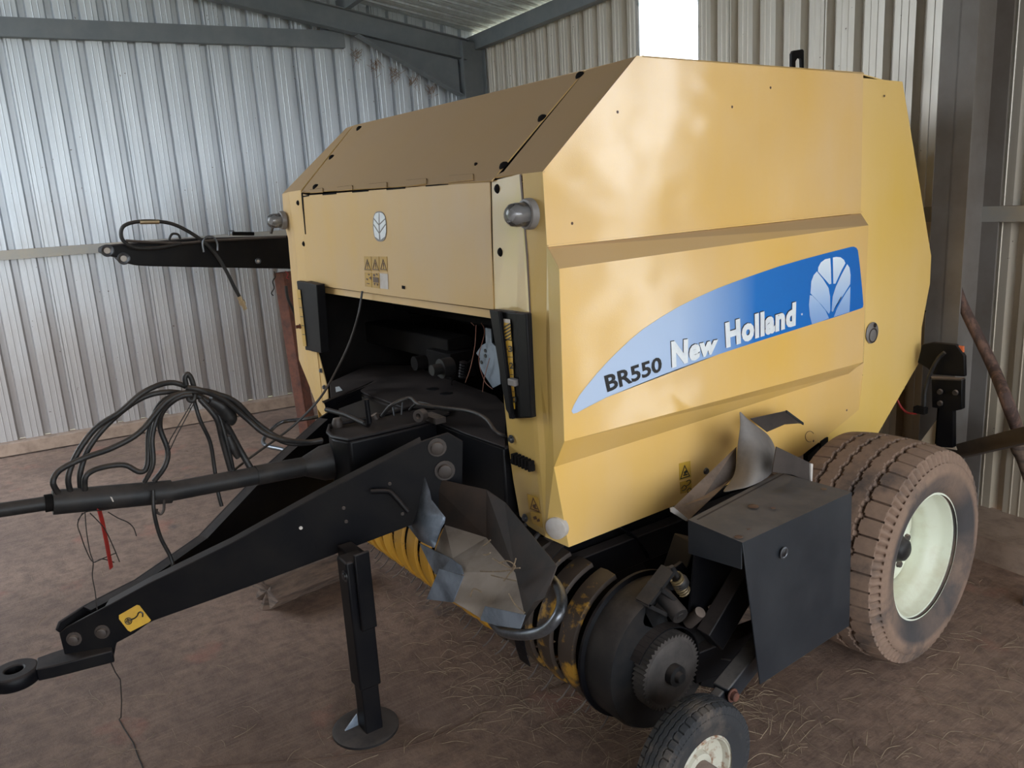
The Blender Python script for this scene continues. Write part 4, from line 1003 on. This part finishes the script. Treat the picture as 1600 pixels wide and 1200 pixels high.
for i in range(nb):
    x0 = -1.632-.105*(i+1)+.012
    o = band(x0, x0+.072, .215, REELW if i < 5 else REEL)
    for k, a_ in enumerate((215, 245, 275)):
        a1 = math.radians(a_+i*7 % 25); xx = x0+.088
        p0 = Vector((xx, PY+.13*math.cos(a1), PZ+.13*math.sin(a1))); p1 = Vector((xx, PY+.24*math.cos(a1), PZ+.24*math.sin(a1))); p2 = Vector((xx, PY+.265*math.cos(a1-.1), max(.006, PZ+.265*math.sin(a1-.1)-.02)))
        bm = bmesh.new(); addtube(bm, [p0, p1, p2],   .0028, 6); link('pickup_tine', bm, DSTEEL, reel, smooth=True)
# drum end, end plate, toothed disc
lathe('drum_end', [(0, 0), (.210, 0), (.213, .01), (.213, .10), (.206, .115), (.0, .115)], (-1.615, PY, PZ-.005), (1, 0, 0), GUARD, BAL, k=56)
lathe('drum_end_rim', [(.212, 0), (.226, .004), (.226, .014), (.212, .018)], (-1.62, PY, PZ-.005), (1, 0, 0), BLK, BAL, k=56)
epc = Vector((-1.53, PY+.01, PZ-.05))
bm = bmesh.new(); pp = []
for i in range(40):
    a_ = math.radians(150+240*i/39); pp.append(epc+Vector((0, .175*math.cos(a_), .175*math.sin(a_))))
pp += [epc+Vector((0, .20, .16)), epc+Vector((0, .10, .30)), epc+Vector((0, .02, .28)), epc+Vector((0, -.11, .16))]
addplate(bm, pp, .012, away=(-1, 0, 0)); ep = link('end_plate', bm, BLK, BAL); bevel(ep, .002)
lathe('pickup_bearing', [(0, 0), (.075, 0), (.075, .05), (.05, .055), (0, .055)], epc, (1, 0, 0), BLKD, ep, k=32)
flat('end_plate_slot', [[epc+Vector((.001, y_, z_)) for y_, z_ in ((-.15, -.07), (-.06, -.08), (-.05, -.11), (-.14, -.11))]], DSTEEL, ep, (1, 0, 0))
TC = X(1044, 1048, -1.465)
bm = bmesh.new(); K = 48; ra_, rb_ = [], []
for i in range(K*2):
    a_ = math.pi*i/K; r0 = .113 if i % 2 else .102
    ra_.append(bm.verts.new(TC+Vector((.012, r0*math.cos(a_), r0*math.sin(a_))))); rb_.append(bm.verts.new(TC+Vector((-.03, r0*math.cos(a_), r0*math.sin(a_)))))
bm.faces.new(ra_); bm.faces.new(rb_[::-1])
for i in range(K*2): j = (i+1) % (K*2); bm.faces.new((ra_[i], rb_[i], rb_[j], ra_[j]))
bmesh.ops.recalc_face_normals(bm, faces=bm.faces[:]); td = link('toothed_disc', bm, DISCM, BAL)
lathe('disc_face', [(0, .016), (.085, .016), (.094, .012)], TC, (1, 0, 0), DISCM, td, k=48)
lathe('disc_nut', [(0, .055), (.014, .053), (.017, .04), (.030, .038), (.030, .014)], TC, (1, 0, 0), GUARD, td, k=20)
# curved guard over the disc, bracket, square tube, boss and spring
bm = bmesh.new(); oo = []
for i in range(25):
    a_ = math.radians(-20+170*i/24); oo.append((math.cos(a_), math.sin(a_)))
for i in range(24):
    P0, P1 = oo[i], oo[i+1]
    addplate(bm, [TC+Vector((.0, .125*P0[0], .125*P0[1])), TC+Vector((.0, .125*P1[0], .125*P1[1])), TC+Vector((-.09, .125*P1[0], .125*P1[1])), TC+Vector((-.09, .125*P0[0], .125*P0[1]))], .004, away=(0, P0[0], P0[1]))
o = link('disc_guard', bm, BLK, BAL, smooth=True)
q5 = lambda x, y, xx: X(800+x/3, 800+y/3, xx)
bm = bmesh.new()
addplate(bm, [q5(*p, -1.50) for p in ((605, 500), (625, 410), (668, 340), (720, 265), (760, 255), (800, 300), (890, 370), (905, 420), (850, 470), (870, 560), (810, 570), (760, 585), (700, 560), (620, 535))], .012)
o = link('pickup_bracket', bm, GUARD, BAL); bevel(o, .002)
bm = bmesh.new()
addbar(bm, q5(612, 425, -1.47), q5(735, 265, -1.47), .010, .05, (1, 0, 0)); addbar(bm, q5(612, 425, -1.47), q5(700, 468, -1.47), .010, .05, (1, 0, 0)); addbar(bm, q5(700, 468, -1.47), q5(740, 405, -1.47), .010, .05, (1, 0, 0)); addbar(bm, q5(665, 345, -1.47), q5(740, 400, -1.47), .010, .05, (1, 0, 0))
link('square_tube_end', bm, GUARD, o)
ctr = q5(790, 490, -1.42)
lathe('pivot_boss', [(0, .002), (.010, .002), (.011, .0), (.024, 0), (.026, -.005), (.026, -.10), (0, -.10)], ctr, (1, -.15, -.35), GUARD, o, k=24)
lathe('hinge_bolt', [(0, .03), (.016, .028), (.018, .0), (.018, -.04)], q5(860, 490, -1.44), (.6, 0, .7), DSTEEL, o, k=16)
sp0, sp1 = q5(765, 300, -1.45), q5(805, 372, -1.45); ax = (sp1-sp0)
sp = bmesh.new(); n_ = 7; hel = []
ux = ax.normalized().cross(Vector((1, 0, 0))).normalized(); uy = ax.normalized().cross(ux)
for i in range(n_*12+1):
    a_ = 2*math.pi*i/12; hel.append(sp0+ax*(i/(n_*12))+(ux*math.cos(a_)+uy*math.sin(a_))*.017)
addtube(sp, hel, .0034, 6, smooth=False); link('tension_spring', sp, SPRING, o, smooth=True)
lathe('spring_cap', [(0, 0), (.006, 0), (.007, .045), (.017, .05), (.023, .06), (.023, .075), (.012, .082), (0, .082)], q5(748, 255, -1.45), ax, GUARD, o, k=20)
# dark works between the pickup and the cover
bm = bmesh.new()
addbar(bm, Vector((-3.6, 1.62, .62)), Vector((-1.85, 1.62, .62)), .10, .14); addbar(bm, Vector((-3.6, 1.75, .52)), Vector((-1.9, 1.75, .52)), .16, .10)
o = link('feeder_beam', bm, BLKD, BAL); bevel(o, .004)
lathe('feeder_rotor', [(0, 0), (.10, 0), (.10, 1.7), (0, 1.7)], (-3.6, 1.9, .40), (1, 0, 0), BLKD, BAL, k=28)
bm = bmesh.new()
for i in range(6):
    x0 = -1.90-.08*i
    addtube(bm, [(x0, 1.30, .50), (x0, 1.36, .60), (x0, 1.52, .64), (x0, 1.75, .60)], .008, 6)
link('crop_guide_rod', bm, BLK, BAL, smooth=True)
bm = bmesh.new(); pp = []
for i in range(24):
    a_ = math.radians(20+180*i/23); pp.append((-1.86, PY+.27*math.cos(a_), PZ+.02+.27*math.sin(a_)))
for i in range(23): addplate(bm, [pp[i], pp[i+1], (pp[i+1][0]+.05, *pp[i+1][1:]), (pp[i][0]+.05, *pp[i][1:])], .004, away=(0, pp[i][1]-PY, pp[i][2]-PZ))
link('crop_guard_hoop', bm, BLK, BAL, smooth=True)
# steel guard rail that carries the bent sheet in front of the reel
tube('bumper_hoop', [Y(p[0], p[1], p[2]-.08) for p in ((770, 972, 1.13), (785, 986, 1.11), (815, 992, 1.09), (850, 985, 1.10), (872, 962, 1.12), (878, 935, 1.16), (870, 915, 1.2), (858, 900, 1.26), (845, 880, 1.34))], .0135, STEEL, BAL, k=16)

# ------------------------------------------------------------------ rear lamp bracket, wiring and reflector
YB = 3.30
rb = lambda x, y, dy=0: Y(1200+x/3, 400+y/3, YB+dy)
lb = plate('lamp_bracket', [rb(*p) for p in ((700, 500), (722, 415), (770, 405), (880, 415), (920, 470), (922, 566), (850, 562), (775, 555), (745, 525))], .02, BLK, BAL, bv=.003)
plate('lamp_bracket_lip', [rb(755, 560, -.02), rb(850, 566, -.02), rb(922, 570, -.02), rb(905, 578, -.05), rb(770, 572, -.05)], .006, DSTEEL, lb)
bm = bmesh.new(); addplate(bm, [rb(*p, .02) for p in ((765, 575), (910, 580), (908, 720), (866, 728), (866, 900), (785, 895), (800, 715), (768, 710))], .03); o = link('lamp_post', bm, BLK, lb); bevel(o, .003)
for p in ((808, 636), (808, 690), (880, 640)): lathe('bolt', [(0, .01), (.010, .01), (.012, 0)], rb(*p, .015), (0, -1, 0), DSTEEL, lb, k=12)
plate('orange_reflector', [rb(*p, .01) for p in ((884, 420), (914, 424), (914, 452))], .012, ORG, lb)
tg = plate('triangle_reflector', [rb(*p, .06) for p in ((718, 866), (792, 765), (836, 780), (884, 910), (800, 895))], .006, TRIM, lb)
plate('bracket_bar', [rb(*p, .04) for p in ((795, 700), (835, 700), (820, 890), (782, 880))], .012, BLKD, lb)
tube('lamp_cable', [rb(*p, -.03) for p in ((828, 452), (800, 478), (770, 530), (748, 590), (735, 640), (732, 700), (720, 725))], .008, RUB, lb)
tube('lamp_cable', [rb(*p, -.05) for p in ((605, 672), (625, 710), (655, 735), (695, 738))], .005, REDS, lb)
box('cable_plug', rb(715, 722, -.04), (.05, .03, .03), BLKD, lb)
plate('orange_reflector', [X(*p, -2.2) for p in ((1448, 458), (1453, 445), (1452, 480), (1444, 500))], .01, ORG, BAL)

# ------------------------------------------------------------------ bent sheet metal
t = thing('bent_metal_guard', 'twisted dusty sheet metal tray with straw in it, in front of the baler pickup', 'scrap metal', (-2.0, 1.2, .3), 'bent sheet metal guards')
g3 = lambda x, y, yy: Y(580+x/4, 700+y/4, yy-.09)
bm = bmesh.new()
Vv = {'A': g3(330, 175, 1.26), 'B': g3(720, 260, 1.34), 'C': g3(835, 340, 1.34), 'D': g3(1160, 735, 1.22), 'E': g3(1085, 935, 1.16), 'F': g3(1000, 1000, 1.14), 'G': g3(460, 480, 1.27), 'H': g3(720, 560, 1.31), 'I': g3(900, 780, 1.24), 'J': g3(960, 1050, 1.14), 'K': g3(680, 1060, 1.10), 'L': g3(515, 960, 1.09), 'M': g3(575, 775, 1.16), 'N': g3(510, 690, 1.2), 'O': g3(400, 640, 1.22), 'P': g3(300, 595, 1.22)}
addfacets(bm, [[Vv[k] for k in 'ABHG'], [Vv[k] for k in 'BCDI'], [Vv[k] for k in 'BIH'], [Vv[k] for k in 'DEFI'], [Vv[k] for k in 'FJI']], .003)
link('tray_back', bm, TRAYB, t)
bm = bmesh.new()
addfacets(bm, [[Vv[k] for k in 'GHNO'], [Vv[k] for k in 'HMN'], [Vv[k] for k in 'HIM'], [Vv[k] for k in 'MIL'], [Vv[k] for k in 'IJKL']], .003)
link('tray_bottom', bm, TRAYL, t)
bm = bmesh.new()
cols = [[(330, 175, 1.235), (250, 380, 1.21), (215, 470, 1.19), (300, 580, 1.18), (390, 625, 1.18)], [(362, 270, 1.225), (320, 420, 1.20), (330, 500, 1.18), (360, 560, 1.18), (400, 610, 1.19)], [(375, 320, 1.22), (420, 400, 1.195), (440, 440, 1.19), (430, 500, 1.195), (410, 580, 1.2)], [(380, 330, 1.22), (465, 435, 1.2), (458, 470, 1.2), (440, 500, 1.2), (412, 590, 1.21)]]
gv_ = [[g3(*p) for p in c] for c in cols]; fl_ = []
for i in range(3):
    for j in range(4): fl_.append([gv_[i][j], gv_[i+1][j], gv_[i+1][j+1], gv_[i][j+1]])
addfacets(bm, fl_, .003); link('upright_flap', bm, ZINC, t, smooth='all')
bm = bmesh.new(); addfacets(bm, [[g3(300, 595, 1.2), g3(400, 645, 1.2), g3(505, 690, 1.18), g3(400, 790, 1.19), g3(360, 720, 1.2)], [g3(505, 690, 1.18), g3(560, 735, 1.16), g3(575, 790, 1.15), g3(400, 790, 1.17)]], .003); link('curled_tab', bm, ZINC, t)
plate('end_tab', [g3(*p, 1.085) for p in ((425, 755), (575, 800), (510, 965), (345, 945))], .003, ZINC, t)
plate('end_tab', [g3(*p, 1.09) for p in ((710, 990), (960, 1045), (930, 1130), (780, 1110), (680, 1075))], .003, ZINC, t)
plate('end_tab', [g3(*p, 1.13) for p in ((1065, 945), (1020, 960), (945, 1080), (935, 1125), (1010, 1020))], .003, DSTEEL, t)
bm = bmesh.new()
for i in range(9):
    pts = [((760, 690), (860, 745), (930, 750)), ((680, 770), (780, 772), (880, 762)), ((905, 690), (880, 760), (830, 830)), ((750, 795), (820, 812), (905, 830)), ((700, 665), (720, 668), (745, 655)), ((620, 930), (640, 880), (690, 900)), ((860, 910), (900, 980), (960, 1030)), ((800, 720), (850, 705), (900, 740), (860, 790), (830, 830)), ((700, 610), (730, 590), (745, 575))][i]
    addtube(bm, [g3(*p, 1.17 if i not in (5, 6) else 1.11) for p in pts], .0018, 5)
link('straw_wisp', bm, STRAW, t, kind='stuff')
# second one on the box
t = thing('bent_metal_guard', 'curled grey sheet metal lying on top of the black guard box', 'scrap metal', (-1.62, 1.85, .72), 'bent sheet metal guards')
z5 = lambda x, y, xx: X(980+x/2.4, 600+y/2.4, xx)
bm = bmesh.new()
cols = [[(415, 88, -1.60), (428, 150, -1.61), (405, 250, -1.62), (410, 345, -1.60), (335, 415, -1.55)],
        [(440, 118, -1.60), (455, 180, -1.60), (440, 270, -1.58), (430, 350, -1.56), (390, 400, -1.53)],
        [(465, 138, -1.62), (500, 190, -1.58), (490, 280, -1.53), (470, 340, -1.52), (440, 392, -1.50)],
        [(500, 165, -1.64), (540, 210, -1.60), (535, 290, -1.52), (515, 335, -1.51), (480, 378, -1.50)],
        [(530, 185, -1.66), (563, 240, -1.64), (560, 300, -1.58), (548, 335, -1.54), (515, 362, -1.52)]]
gv_ = [[z5(*p) for p in c] for c in cols]; fl_ = []
for i in range(4):
    for j in range(4): fl_.append([gv_[i][j], gv_[i+1][j], gv_[i+1][j+1], gv_[i][j+1]])
addfacets(bm, fl_, .003)
o = link('curled_sheet', bm, simple('dull_grey_sheet', (.20, .175, .16), .7, .1, (.11, .10, .095), 7, .25, None, (.28, .23, .19), .5), t, smooth='all'); md = o.modifiers.new('sub', 'SUBSURF'); md.levels = md.render_levels = 2
plate('strip', [z5(*p) for p in ((165, 470, -1.66), (410, 235, -1.66), (408, 340, -1.62), (330, 415, -1.58), (225, 515, -1.60))], .003, DSTEEL, t)
plate('strip', [z5(*p, -1.70) for p in ((462, 130), (600, 100), (662, 150), (640, 148), (590, 152), (525, 180))], .003, DSTEEL, t)
plate('strip', [z5(*p, -1.47) for p in ((560, 235), (695, 300), (695, 372), (620, 340), (545, 330))], .003, DSTEEL, t)
plate('strip_edge', [z5(*p, -1.655) for p in ((600, 99), (662, 145), (662, 154), (600, 108))], .006, BLKB, t)
plate('strip_edge', [z5(*p, -1.465) for p in ((688, 298), (697, 300), (694, 372), (688, 372))], .006, PALE, t)
plate('strip_edge', [z5(*p, -1.60) for p in ((163, 466), (175, 462), (228, 505), (222, 514), (165, 480))], .004, PALE, t)

# ------------------------------------------------------------------ machine arm parked behind, on its prop
t = thing('implement_drawbar', 'black tapered steel drawbar on a rusty prop, by the left shed wall', 'drawbar', (-5.2, 1.8, 0))
ab = lambda x, y, xx=-5.2: X(x/3, 300+y/3, xx)
bm = bmesh.new()
addplate(bm, [ab(*p) for p in ((478, 262), (500, 252), (560, 245), (900, 218), (1345, 205), (1500, 200), (1500, 365), (1345, 360), (900, 352), (700, 348), (640, 344), (575, 330), (552, 308), (515, 300), (478, 285))], .14)
o = link('arm', bm, BLK, t); bevel(o, .006)
bm = bmesh.new(); addplate(bm, [ab(*p) for p in ((1500, 200), (1500, 365), (1760, 372), (1760, 195))], .14); link('arm', bm, BLK, t)
for x, y, rr in ((503, 275, .030), (580, 312, .030), (1210, 324, .016)):
    lathe('pin_hole', [(rr*.6, 0), (rr, .004), (rr*1.2, 0)], ab(x, y, -5.197), (1, 0, 0), STEEL, t, k=20); lathe('pin', [(0, .003), (rr*.5, .003), (rr*.6, 0)], ab(x, y, -5.197), (1, 0, 0), PALE, t, k=16)
tube('hydraulic_hose', [ab(*p, -5.14) for p in ((850, 242), (740, 262), (640, 262), (585, 235), (567, 200), (580, 160), (640, 140), (740, 138), (830, 158), (940, 222), (1010, 290), (1060, 370), (1100, 450), (1128, 500))], .011, RUB, t)
lathe('hose_fitting', [(0, 0), (.014, 0), (.014, .03), (.020, .03), (.020, .055), (.013, .055), (.013, .09), (0, .09)], ab(1120, 490, -5.14), ab(1150, 548, -5.14)-ab(1120, 490, -5.14), BRASS, t, k=16)
tube('steel_pipe', [ab(*p, -5.14) for p in ((590, 228), (700, 235), (860, 240), (1000, 228), (1340, 210))], .008, DSTEEL, t)
tube('pipe_joint', [ab(*p, -5.14) for p in ((655, 141), (700, 140), (745, 140))], .014, BRASS, t, smooth=False)
tube('hose_loop', [ab(*p, -5.12) for p in ((955, 282), (950, 235), (970, 210), (1000, 212), (1018, 240), (1020, 275))], .006, STEEL, t)
tube('hose_loop', [ab(*p, -5.16) for p in ((845, 220), (835, 200), (810, 196), (797, 212), (800, 228), (850, 240), (870, 242))], .007, RUB, t)
tube('lever', [ab(*p, -5.2) for p in ((1100, 200), (1095, 182), (1075, 182), (1075, 205))], .005, STEEL, t, smooth=False)
tube('lever', [ab(1090, 195), ab(1190, 196)], .012, BLKD, t, smooth=False)
tube('lever', [ab(1270, 195), ab(1285, 150), ab(1310, 130)], .009, DSTEEL, t)
tube('trailing_cable', [ab(*p, -5.0) for p in ((1340, 440), (1350, 500), (1378, 560), (1400, 620))], .010, RUB, t)
t = thing('prop_stand', 'rusty brown steel prop standing under the black tapered drawbar', 'prop', (-5.22, 1.84, 0))
pb_ = Z(457, 692, .0); pt_ = X(439, 428, -5.2)
zt = X(440, 424, -5.2).z
bm = bmesh.new(); addbar(bm, Vector((-5.22, 1.87, .01)), Vector((-5.27, 1.84, zt-.01)), .085, .085); o = link('prop_tube', bm, RUST, t); bevel(o, .006)
bm = bmesh.new(); addbox(bm, (-5.22, 1.87, .006), (.2, .2, .01)); link('prop_foot', bm, RUST, t)
tube('tie_wire', [X(*p, -5.2) for p in ((428, 424), (430, 432), (426, 440), (428, 450), (424, 458), (427, 462))], .004, TWINE, t, k=5)
tube('tie_wire', [X(*p, -5.15) for p in ((446, 424), (450, 428), (448, 434), (452, 436))], .004, REDS, t, k=5)

# ------------------------------------------------------------------ log under the drawbar
lg0, lg1 = Z(412, 925, .085), Z(524, 880, .085)
bm = bmesh.new(); K = 26; dirl = (lg1-lg0); L = dirl.length; dirl.normalize(); s_ = dirl.cross(EZ).normalized(); rings = []
for i in range(15):
    rr = []
    for k in range(K):
        a_ = 2*math.pi*k/K; r0 = .082+.010*math.sin(3*a_+1)+.006*math.sin(7*a_+i*.15)+random.uniform(-.002, .002)
        jag = (random.uniform(-.02, .02) if i in (0, 14) else 0)
        rr.append(bm.verts.new(lg0+dirl*(L*i/14+jag)+s_*math.cos(a_)*r0*1.15+EZ*max(-.083, math.sin(a_)*r0*.95)))
    rings.append(rr)
for i in range(14):
    for k in range(K): bm.faces.new((rings[i][k], rings[i][(k+1) % K], rings[i+1][(k+1) % K], rings[i+1][k]))
for e_, f__ in ((0, 1), (14, -1)):
    c_ = bm.verts.new(lg0+dirl*(L*e_/14+.015*f__))
    for k in range(K): bm.faces.new((rings[e_][k], rings[e_][(k+1) % K], c_) if f__ < 0 else (rings[e_][(k+1) % K], rings[e_][k], c_))
bmesh.ops.recalc_face_normals(bm, faces=bm.faces[:])
o = link('log', bm, LOGM); o['label'] = 'short weathered log lying on the floor under the black drawbar'; o['category'] = 'log'
bm = bmesh.new(); addbox(bm, Z(1150, 990, .06)+Vector((-.25, .1, 0)), (.5, .16, .12), Matrix.Rotation(.3, 3, 'Z')); o = link('wooden_block', bm, LOGM); bevel(o, .01, 2)
o['label'] = 'weathered wooden block on the floor behind the black guard box and gauge wheel'; o['category'] = 'wood block'

# ------------------------------------------------------------------ leaning poles and iron by the post
pa, pbm, pc = Y(1489, 428, 3.52), Y(1550, 570, 3.45), Z(1625, 770, .02)
o = tube('leaning_pole', [pa, Y(1506, 480, 3.5), pbm, Y(1582, 650, 3.36), pc], [.018, .021, .023, .024, .025], RUSTB, None, k=14)
o['label'] = 'long reddish brown pole leaning against the grey shed post at right'; o['category'] = 'pole'
o = tube('branch', [Y(1588, 672, 3.42), Y(1590, 700, 3.42), Y(1600, 722, 3.41), Y(1625, 800, 3.4)], [.020, .026, .024, .022], LOGM, None, k=12)
o['label'] = 'short crooked branch standing behind the grey iron bar at the right edge'; o['category'] = 'branch'
bm = bmesh.new(); q0, q1 = Y(1484, 708, 3.46), Y(1640, 670, 3.15); addbar(bm, q0, q1, .012, .06); addbar(bm, q0-EZ*.03, q1-EZ*.03, .05, .01)
addbar(bm, q1, Vector((q1.x, q1.y, .0)), .05, .05)
o = link('angle_iron', bm, simple('dusty_iron', (.10, .075, .06), .7, .2, (.06, .05, .045), 9), None); o['label'] = 'dusty grey angle iron bar sticking in from the right edge above the kerb'; o['category'] = 'iron bar'

# ------------------------------------------------------------------ litter on the floor
wire = tube('loose_wire', [r_(172, 1032, -.02), Z(180, 1050, .22), Z(188, 1062, .19), Z(190, 1095, .10), Z(189, 1121, .004), Z(186, 1124, .003), Z(193, 1137, .003), Z(208, 1160, .003), Z(215, 1180, .003), Z(226, 1206, .003)], .0019, TWINE, None, k=5, smooth=False)
wire['label'] = 'thin dark wire hanging from the hitch down onto the floor at lower left'; wire['category'] = 'wire'
bm = bmesh.new()
def straw(x, y, L, a_, r, z=.003, lift=0):
    c_ = Vector((x, y, z)); d1 = Vector((math.cos(a_), math.sin(a_), 0))*L/2; b_ = Vector((-math.sin(a_), math.cos(a_), 0))*L*random.uniform(-.12, .12)
    addtube(bm, [c_-d1, c_+b_+EZ*lift, c_+d1], r, 4)
cnt = 0
while cnt < 600:
    u, v = random.uniform(-50, 1650), random.uniform(640, 1250)
    if u < 900 and v < 700: continue
    dens = .18
    if 690 < u < 1250 and 930 < v < 1150: dens = 1
    if u > 1150 and v > 980: dens = .45
    if random.random() > dens: continue
    p = Z(u, v, 0)
    if p.x < -6.2 or p.y > 3.6 or p.y < -1 : continue
    straw(p.x, p.y, random.uniform(.02, .10), random.uniform(0, 6.28), random.uniform(.0005, .0009), .002, random.uniform(0, .008)); cnt += 1
for (x, y, sx_, n_) in ((-2.0, 1.45, .30, 300), (-1.7, 1.85, .22, 260), (-2.9, 1.5, .35, 200), (-1.55, 1.55, .16, 160), (-5.6, 1.0, .6, 90), (-1.2, 2.7, .4, 60)):
    for i in range(n_):
        straw(random.gauss(x, sx_), random.gauss(y, sx_*.45), random.uniform(.03, .13), random.uniform(0, 6.28), random.uniform(.0005, .0010), random.uniform(.002, .012), random.uniform(0, .02))
o = link('straw_litter', bm, STRAW, None); o['label'] = 'loose straw and chaff scattered over the concrete floor'; o['category'] = 'straw'; o['kind'] = 'stuff'
bm = bmesh.new(); addtube(bm, [Z(u, v, .0015) for u, v in ((300, 1200), (620, 1170), (760, 1110), (900, 1060), (980, 1010))], -.001 if False else .0011, 4); link('trim_19', bm, INK2, None, kind='structure', label='crack in the concrete slab')
# straw caught where the wall sheets meet the rafter
bm = bmesh.new()
for b_ in (.45, .61, .78, .94, 1.1, 1.27, 1.43):
    zt_ = min(roofz(b_)-.19, 2.50+(b_-.26)*.42) if b_ < 1.15 else roofz(b_)-.19
    for i in range(40):
        p = S(-.012+random.uniform(-.01, .02), b_+random.gauss(0, .022), zt_-abs(random.gauss(0, .05))); a_ = random.uniform(-1.2, 1.2)
        d1 = (E2*math.sin(a_)+EZ*math.cos(a_))*random.uniform(.015, .05)
        addtube(bm, [p-d1, p+E1*.006, p+d1], .0013, 4)
o = link('nest_straw', bm, simple('nest_straw', (.20, .10, .06), .9, 0, (.32, .22, .13), 40), None); o['label'] = 'brown nest straw stuck in the wall ribs under the haunched rafter'; o['category'] = 'nest'; o['kind'] = 'stuff'
